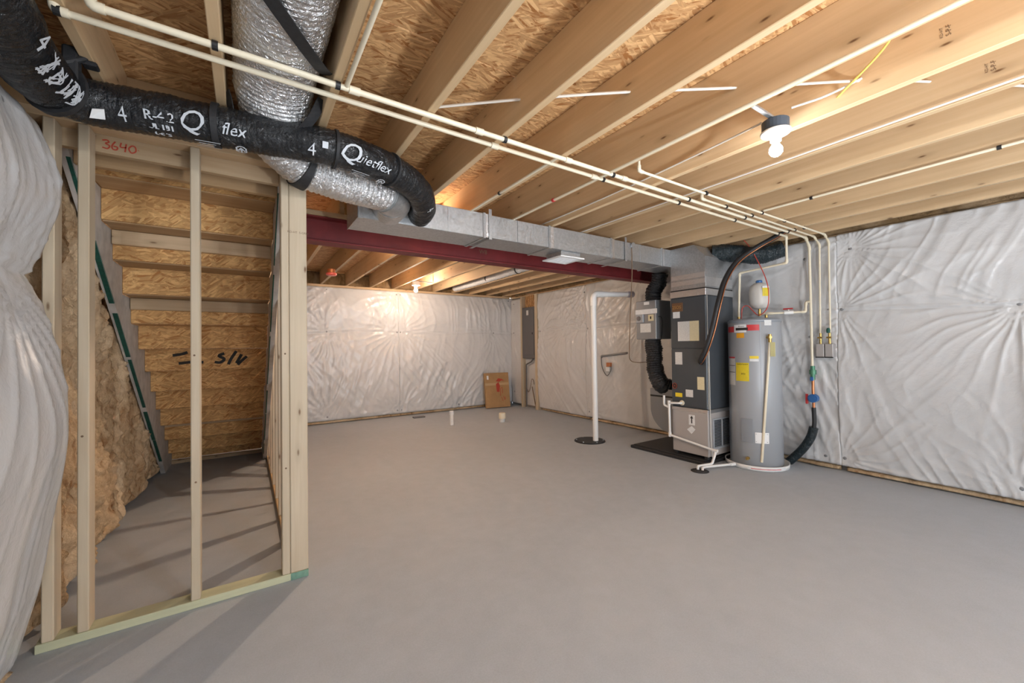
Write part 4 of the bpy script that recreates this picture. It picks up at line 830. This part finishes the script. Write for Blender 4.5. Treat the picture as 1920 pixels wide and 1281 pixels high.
q0 = c1 + dv * (HR + .04); add('overflow_pipe', tube([q0 - np.array([0, 0, .04]), q0 + np.array([-.03, .085, -1.25])], .0125, 12), 'cpvc', wh, smooth=True)
tgp = q0 + np.array([-.012, -.03, -.10]); add('valve_tag', bx(tgp[0] - .002, tgp[0] + .002, tgp[1] - .022, tgp[1] + .022, tgp[2] - .09, tgp[2] + .05, .0005), plain('pale_yellow_tag', (.70, .66, .34), .5), wh)
for x, y in ((4.52, 2.30), (4.52, 2.02)): add('nipple', tube([(x, y, 1.53), (x, y, 1.57)], .014, 12), 'brass', wh, smooth=True)
pn = thing('drain_pipe', 'white pipe from the water heater pan to the floor drain', 'pipe', (4.0, 2.25, .02))
add('pipe_run', tube(corner([(4.22, 2.215, .03), (4.16, 2.235, .03), (3.86, 2.325, .035), (3.815, 2.325, .035), (3.815, 2.325, .012)], .018), .0125, 12), 'pvc', pn, smooth=True)
add('fitting', tube([(4.215, 2.215, .03), (4.16, 2.235, .03)], .018, 12), 'pvc', pn, smooth=True)
pl_ = add('pan_sticker', cylpatch(HX, HY, .2955, 190, 262, .014, .042, .0008, 16), 'paper', wh); add('pan_stripe', cylpatch(HX, HY, .2964, 196, 250, .024, .030, .0006, 16), 'redp', wh)
# expansion tank, wires and cold feed above the heater
ex = thing('expansion_tank', 'small ivory expansion tank with a blue cap over the water heater', 'tank', (4.62, 2.13, 1.60))
add('tank_body', lathe([(.03, 1.645), (.07, 1.66), (.096, 1.70), (.099, 1.76), (.097, 1.83), (.085, 1.89), (.05, 1.922), (.02, 1.93)], (4.62, 2.13, 0), 32), 'tank', ex, smooth=True)
add('cap', lathe([(.03, 1.925), (.032, 1.945), (.024, 1.955)], (4.62, 2.13, 0), 18), 'blue', ex); add('stem', tube([(4.62, 2.13, 1.57), (4.62, 2.13, 1.65)], .014, 12), 'brass', ex, smooth=True)
add('warning_label', cylpatch(4.62, 2.13, .0992, 222, 268, 1.775, 1.865, .001), 'lab_yellow', ex); add('label_header', cylpatch(4.62, 2.13, .0998, 222, 268, 1.862, 1.882, .001), 'paper', ex)
waterpipe('cream cold feed with a red valve handle joining the tank stem to the wall line', [(4.79, 1.715, 1.695), (4.79, 1.76, 1.693), (4.77, 1.76, 1.592), (4.62, 2.03, 1.59), (4.62, 2.11, 1.59)], RP)
vl = thing('ball_valve', 'white ball valve with a red lever on the cold feed', 'valve', (4.70, 1.885, 1.58))
add('body', tube([(4.72, 1.85, 1.592), (4.68, 1.92, 1.591)], .019, 14), 'pvc', vl, smooth=True); add('stem', tube([(4.70, 1.885, 1.60), (4.70, 1.885, 1.625)], .006, 8), 'pvc', vl)
add('lever', bx(4.692, 4.708, 1.845, 1.935, 1.624, 1.638, .004), 'redp', vl)
add('control_wire', tube(resample(smoothpath([(4.50, 2.27, 2.46), (4.56, 2.19, 2.32), (4.53, 2.06, 2.06), (4.49, 1.985, 1.86), (4.49, 1.985, 1.68), (4.50, 2.03, 1.60), (4.52, 2.10, 1.575), (4.53, 2.16, 1.63), (4.53, 2.21, 1.685), (4.52, 2.26, 1.66), (4.52, 2.27, 1.54)], 8), .02)[0], .0045, 8), 'red_wire', smooth=True, lab='red wire looping from the joists to the top of the water heater', cat='wire')
# service entry, valves and meter on the right wall
wm = thing('water_meter', 'blue water meter on the service line beside the water heater', 'water meter', (4.79, 1.712, .60))
add('upper_valve', join(tube([(4.79, 1.715, 1.04), (4.79, 1.715, .90)], .020, 12), tube([(4.79, 1.715, 1.0), (4.79, 1.715, .955)], .03, 14)), plain('green_brass', (.09, .24, .15), .45, .4), wm, smooth=True)
add('valve_handle', bx(4.755, 4.765, 1.70, 1.73, .89, .93, .003), 'blue', wm)
add('copper_link', tube(corner([(4.79, 1.715, .90), (4.785, 1.715, .80), (4.785, 1.712, .70), (4.785, 1.712, .62)], .02), .013, 12), 'copper', wm, smooth=True)
add('meter_body', join(tube([(4.745, 1.708, .715), (4.80, 1.708, .715)], .042, 20), tube([(4.735, 1.708, .715), (4.745, 1.708, .715)], .030, 18)), 'blue', wm)
add('red_tag', bx(4.76, 4.775, 1.752, 1.775, .655, .755, .003), 'redp', wm)
sv = thing('service_pipe', 'dark insulated service pipe curving from the water meter to the floor', 'pipe', (4.75, 1.8, 0))
add('pipe', tube(resample(smoothpath([(4.785, 1.712, .62), (4.785, 1.712, .44), (4.78, 1.74, .33)], 8), .02)[0], .019, 14), 'black', sv, smooth=True)
add('foam_sleeve', tube(resample(smoothpath([(4.785, 1.715, .42), (4.78, 1.745, .31), (4.78, 1.81, .19), (4.785, 1.90, .075), (4.785, 1.965, .0)], 8), .02)[0], .040, 18), 'film_blue', sv, smooth=True)
for i, y in enumerate((1.65, 1.575)):
    vb = thing('valve_box', f'white washer valve box with brass tap, {"left" if i == 0 else "right"} of the two on the wall', 'valve box', (4.81, y, 1.13), 'washer valve boxes')
    add('box', bx(4.785, 4.885, y - .033, y + .033, 1.128, 1.262, .004), 'beige', vb); add('lip', bx(4.775, 4.785, y - .036, y + .036, 1.124, 1.134, .002), 'ink', vb)
    add('tap', join(tube([(4.81, y, 1.26), (4.81, y, 1.37)], .011, 10), tube([(4.795, y - .02, 1.325), (4.795, y + .02, 1.325)], .008, 8)), 'brass', vb, smooth=True)
    if i: add('tap_handle', lathe([(.015, 0), (.017, .03), (.01, .05)], (4.80, y + .006, 1.37), 12), 'green', vb)

# ------------------------------------------------------------------ vent pipe, sump lid, floor stubs, far corner
sm = thing('sump_lid', 'round black sump lid in the floor around the upright pipe', 'lid', (3.835, 3.93, 0))
add('disc', lathe([(.20, 0), (.20, .010), (.19, .014), (.05, .016)], (3.835, 3.93, 0), 40), 'black', sm); add('rim', lathe([(.205, .0), (.205, .006), (.20, .006)], (3.835, 3.93, 0), 40), 'clip', sm)
for t in range(6): add('bolt', lathe([(.009, .0), (.008, .006)], (3.835 + .175 * math.cos(t * 1.047 + .3), 3.93 + .175 * math.sin(t * 1.047 + .3), .0145), 8), 'galv', sm)
vp = thing('vent_pipe', 'white upright vent pipe with an elbow turning right at the top', 'pipe', (3.855, 3.85, .0))
add('pipe_run', tube(corner([(3.862, 3.848, .016), (3.850, 3.84, 1.955), (4.62, 3.83, 2.0)], .07, 8), .036, 20), 'pvc', vp, smooth=True)
add('elbow_fitting', tube(corner([(3.85, 3.84, 1.80), (3.85, 3.84, 1.955), (4.02, 3.838, 1.965)], .075, 8), .0415, 20), 'pvc', vp, smooth=True)
add('coupling', tube([(4.50, 3.831, 1.992), (4.62, 3.83, 2.0)], .043, 20), plain('purple_grey_pvc', (.42, .39, .44), .4), vp, smooth=True)
ou = thing('outlet_box', 'red-brown outlet box on the wall with dangling grey cord', 'outlet', (4.87, 4.48, .92))
add('box', bx(4.80, 4.845, 4.445, 4.525, .935, 1.00, .003), 'copper', ou); add('receptacle', bx(4.80, 4.835, 4.46, 4.54, .86, .93, .004), 'white', ou)
add('cord', tube(resample(smoothpath([(4.83, 4.66, 1.08), (4.82, 4.64, .95), (4.82, 4.60, .86), (4.81, 4.52, .79), (4.80, 4.44, .86), (4.795, 4.42, .93), (4.80, 4.46, .94)], 8), .02)[0], .006, 8), 'panel_grey', ou, smooth=True)
add('wall_conduit', tube(corner([(4.86, 4.66, 1.07), (4.83, 4.66, 1.10), (4.83, 4.14, 1.155), (4.88, 4.13, 1.16)], .02), .016, 12), 'cab_grey', smooth=True, lab='short grey conduit across the wall behind the upright pipe', cat='conduit')
# breaker panel between two studs
for i, (y0, y1) in enumerate(((6.945, 6.995), (6.415, 6.500))):
    add('wall_stud', bx(4.86, 4.975, y0, y1, .0, 2.333, .003), 'pine_z', lab=f'pine stud {"left" if i == 0 else "right"} of the breaker panel, floor to ceiling', cat='stud')
add('backer_board', bx(4.955, 4.976, 6.505, 6.94, 1.98, 2.333), 'osb', lab='strand board backer above the breaker panel', cat='board')
bpn = thing('breaker_panel', 'dark grey electrical breaker panel in the far corner', 'electrical panel', (4.87, 6.72, 1.03))
add('cabinet', bx(4.865, 4.954, 6.51, 6.935, 1.03, 2.085, .003), 'panel_grey', bpn); dd = add('door', bx(4.856, 4.864, 6.53, 6.88, 1.10, 2.03, .003), 'panel_grey', bpn)
add('label', bx(4.854, 4.8555, 6.70, 6.77, 1.92, 2.02, .0003), 'lab_white', bpn); add('latch', bx(4.850, 4.8555, 6.56, 6.58, 1.52, 1.56, .001), 'ink', dd)
for i, (y, ph) in enumerate(((6.60, 0), (6.66, .5), (6.72, 1.0), (6.78, 1.6), (6.84, 2.2))):
    add('cable', tube(resample(smoothpath([(4.91, y, 2.086), (4.90 + .015 * math.sin(ph), y + .02 * math.sin(ph), 2.18), (4.905, y - .015 * math.cos(ph), 2.28), (4.91, y, 2.333)], 6), .02)[0], .006, 8), 'card', bpn, smooth=True)
add('infill_board', bx(4.945, 4.976, 6.505, 6.94, .05, 1.02), 'vinyl', lab='white vinyl insulation strip below the breaker panel', cat='insulation')
add('conduit', tube(corner([(4.90, 6.60, 1.03), (4.89, 6.66, .96), (4.89, 6.84, .90), (4.89, 6.85, .02)], .03), .016, 12), 'panel_grey', bpn, smooth=True)
add('ground_wire', tube(resample(smoothpath([(4.90, 6.85, .60), (4.89, 6.83, .40), (4.89, 6.77, .33), (4.89, 6.70, .45), (4.89, 6.66, .60), (4.89, 6.60, .58), (4.89, 6.58, .50)], 8), .02)[0], .006, 8), 'inkbrown', bpn, smooth=True)
add('wire_tail', tube([(4.89, 6.65, .45), (4.89, 6.53, .05)], .009, 8), 'inkbrown', bpn, smooth=True)
# flat cardboard carton leaning in the corner
def lean(vf, piv, ang, yaw):
    V = vf[0] - np.array(piv); c, s_ = math.cos(ang), math.sin(ang); y, z = V[:, 1] * c + V[:, 2] * s_, -V[:, 1] * s_ + V[:, 2] * c
    x = V[:, 0]; c2, s2 = math.cos(yaw), math.sin(yaw); return np.stack([x * c2 - y * s2, x * s2 + y * c2, z], 1) + np.array(piv), vf[1]
pv = (4.39, 7.145, 0); LA, LY = .135, -.11
cbx = thing('cardboard_box', 'flat brown carton with a red printed mark leaning in the far corner', 'box', (4.39, 7.18, 0))
def cpart(name, vf, mat, par=cbx, **k): return add(name, lean(vf, pv, LA, LY), mat, par, **k)
cpart('carton', bx(4.115, 4.665, 7.145, 7.205, .014, .735, .004), 'card'); cpart('flap_seam', bx(4.117, 4.663, 7.144, 7.1448, .715, .721, .0002), 'card_edge')
cpart('packing_tape', bx(4.114, 4.666, 7.143, 7.1446, .475, .525, .0003), 'tape'); cpart('small_sticker', bx(4.16, 4.20, 7.1435, 7.1446, .60, .68, .0003), 'paper')
cpart('red_mark', join(prism([(4.36, .56), (4.42, .62), (4.50, .60), (4.555, .565), (4.49, .57), (4.44, .545)], 1, 7.1425, 7.1445), prism([(4.37, .34), (4.43, .33), (4.45, .46), (4.42, .54), (4.36, .50)], 1, 7.1425, 7.1445)), 'redprint')
cpart('brown_mark', strokes([[(4.46, .40), (4.50, .42), (4.50, .30)], [(4.46, .40), (4.45, .25)], [(4.47, .22), (4.50, .14)], [(4.52, .24), (4.54, .16)], [(4.55, .22), (4.56, .17)]], .010, (0, 7.1444, 0), (1, 0, 0), (0, 0, 1)), 'redprint')
ps = thing('pipe_stub', 'tall white capped pipe stub rising from the far floor', 'pipe', (2.82, 6.075, 0))
add('pipe', tube([(2.82, 6.075, 0), (2.82, 6.075, .20)], .030, 18), 'pvc', ps, smooth=True); add('cap', lathe([(.036, .17), (.036, .222), (.03, .232)], (2.82, 6.075, 0), 18), 'white', ps); add('sticker', cylpatch(2.82, 6.075, .0303, 230, 280, .05, .11), 'paper', ps)
pc = thing('capped_pipe', 'short wide white capped pipe on the far floor', 'pipe', (3.635, 5.81, 0))
add('pipe', tube([(3.635, 5.81, 0), (3.635, 5.81, .09)], .048, 20), 'lab_white', pc, smooth=True); add('cap', lathe([(.056, .055), (.058, .06), (.058, .14), (.05, .152), (.02, .154)], (3.635, 5.81, 0), 22), 'cpvc', pc, smooth=True)
df = thing('floor_duct_cover', 'small flat dark cover on the floor by the far wall', 'cover', (2.63, 7.08, 0))
add('plate', bx(2.53, 2.74, 7.03, 7.13, 0, .022, .003), 'panel_grey', df)
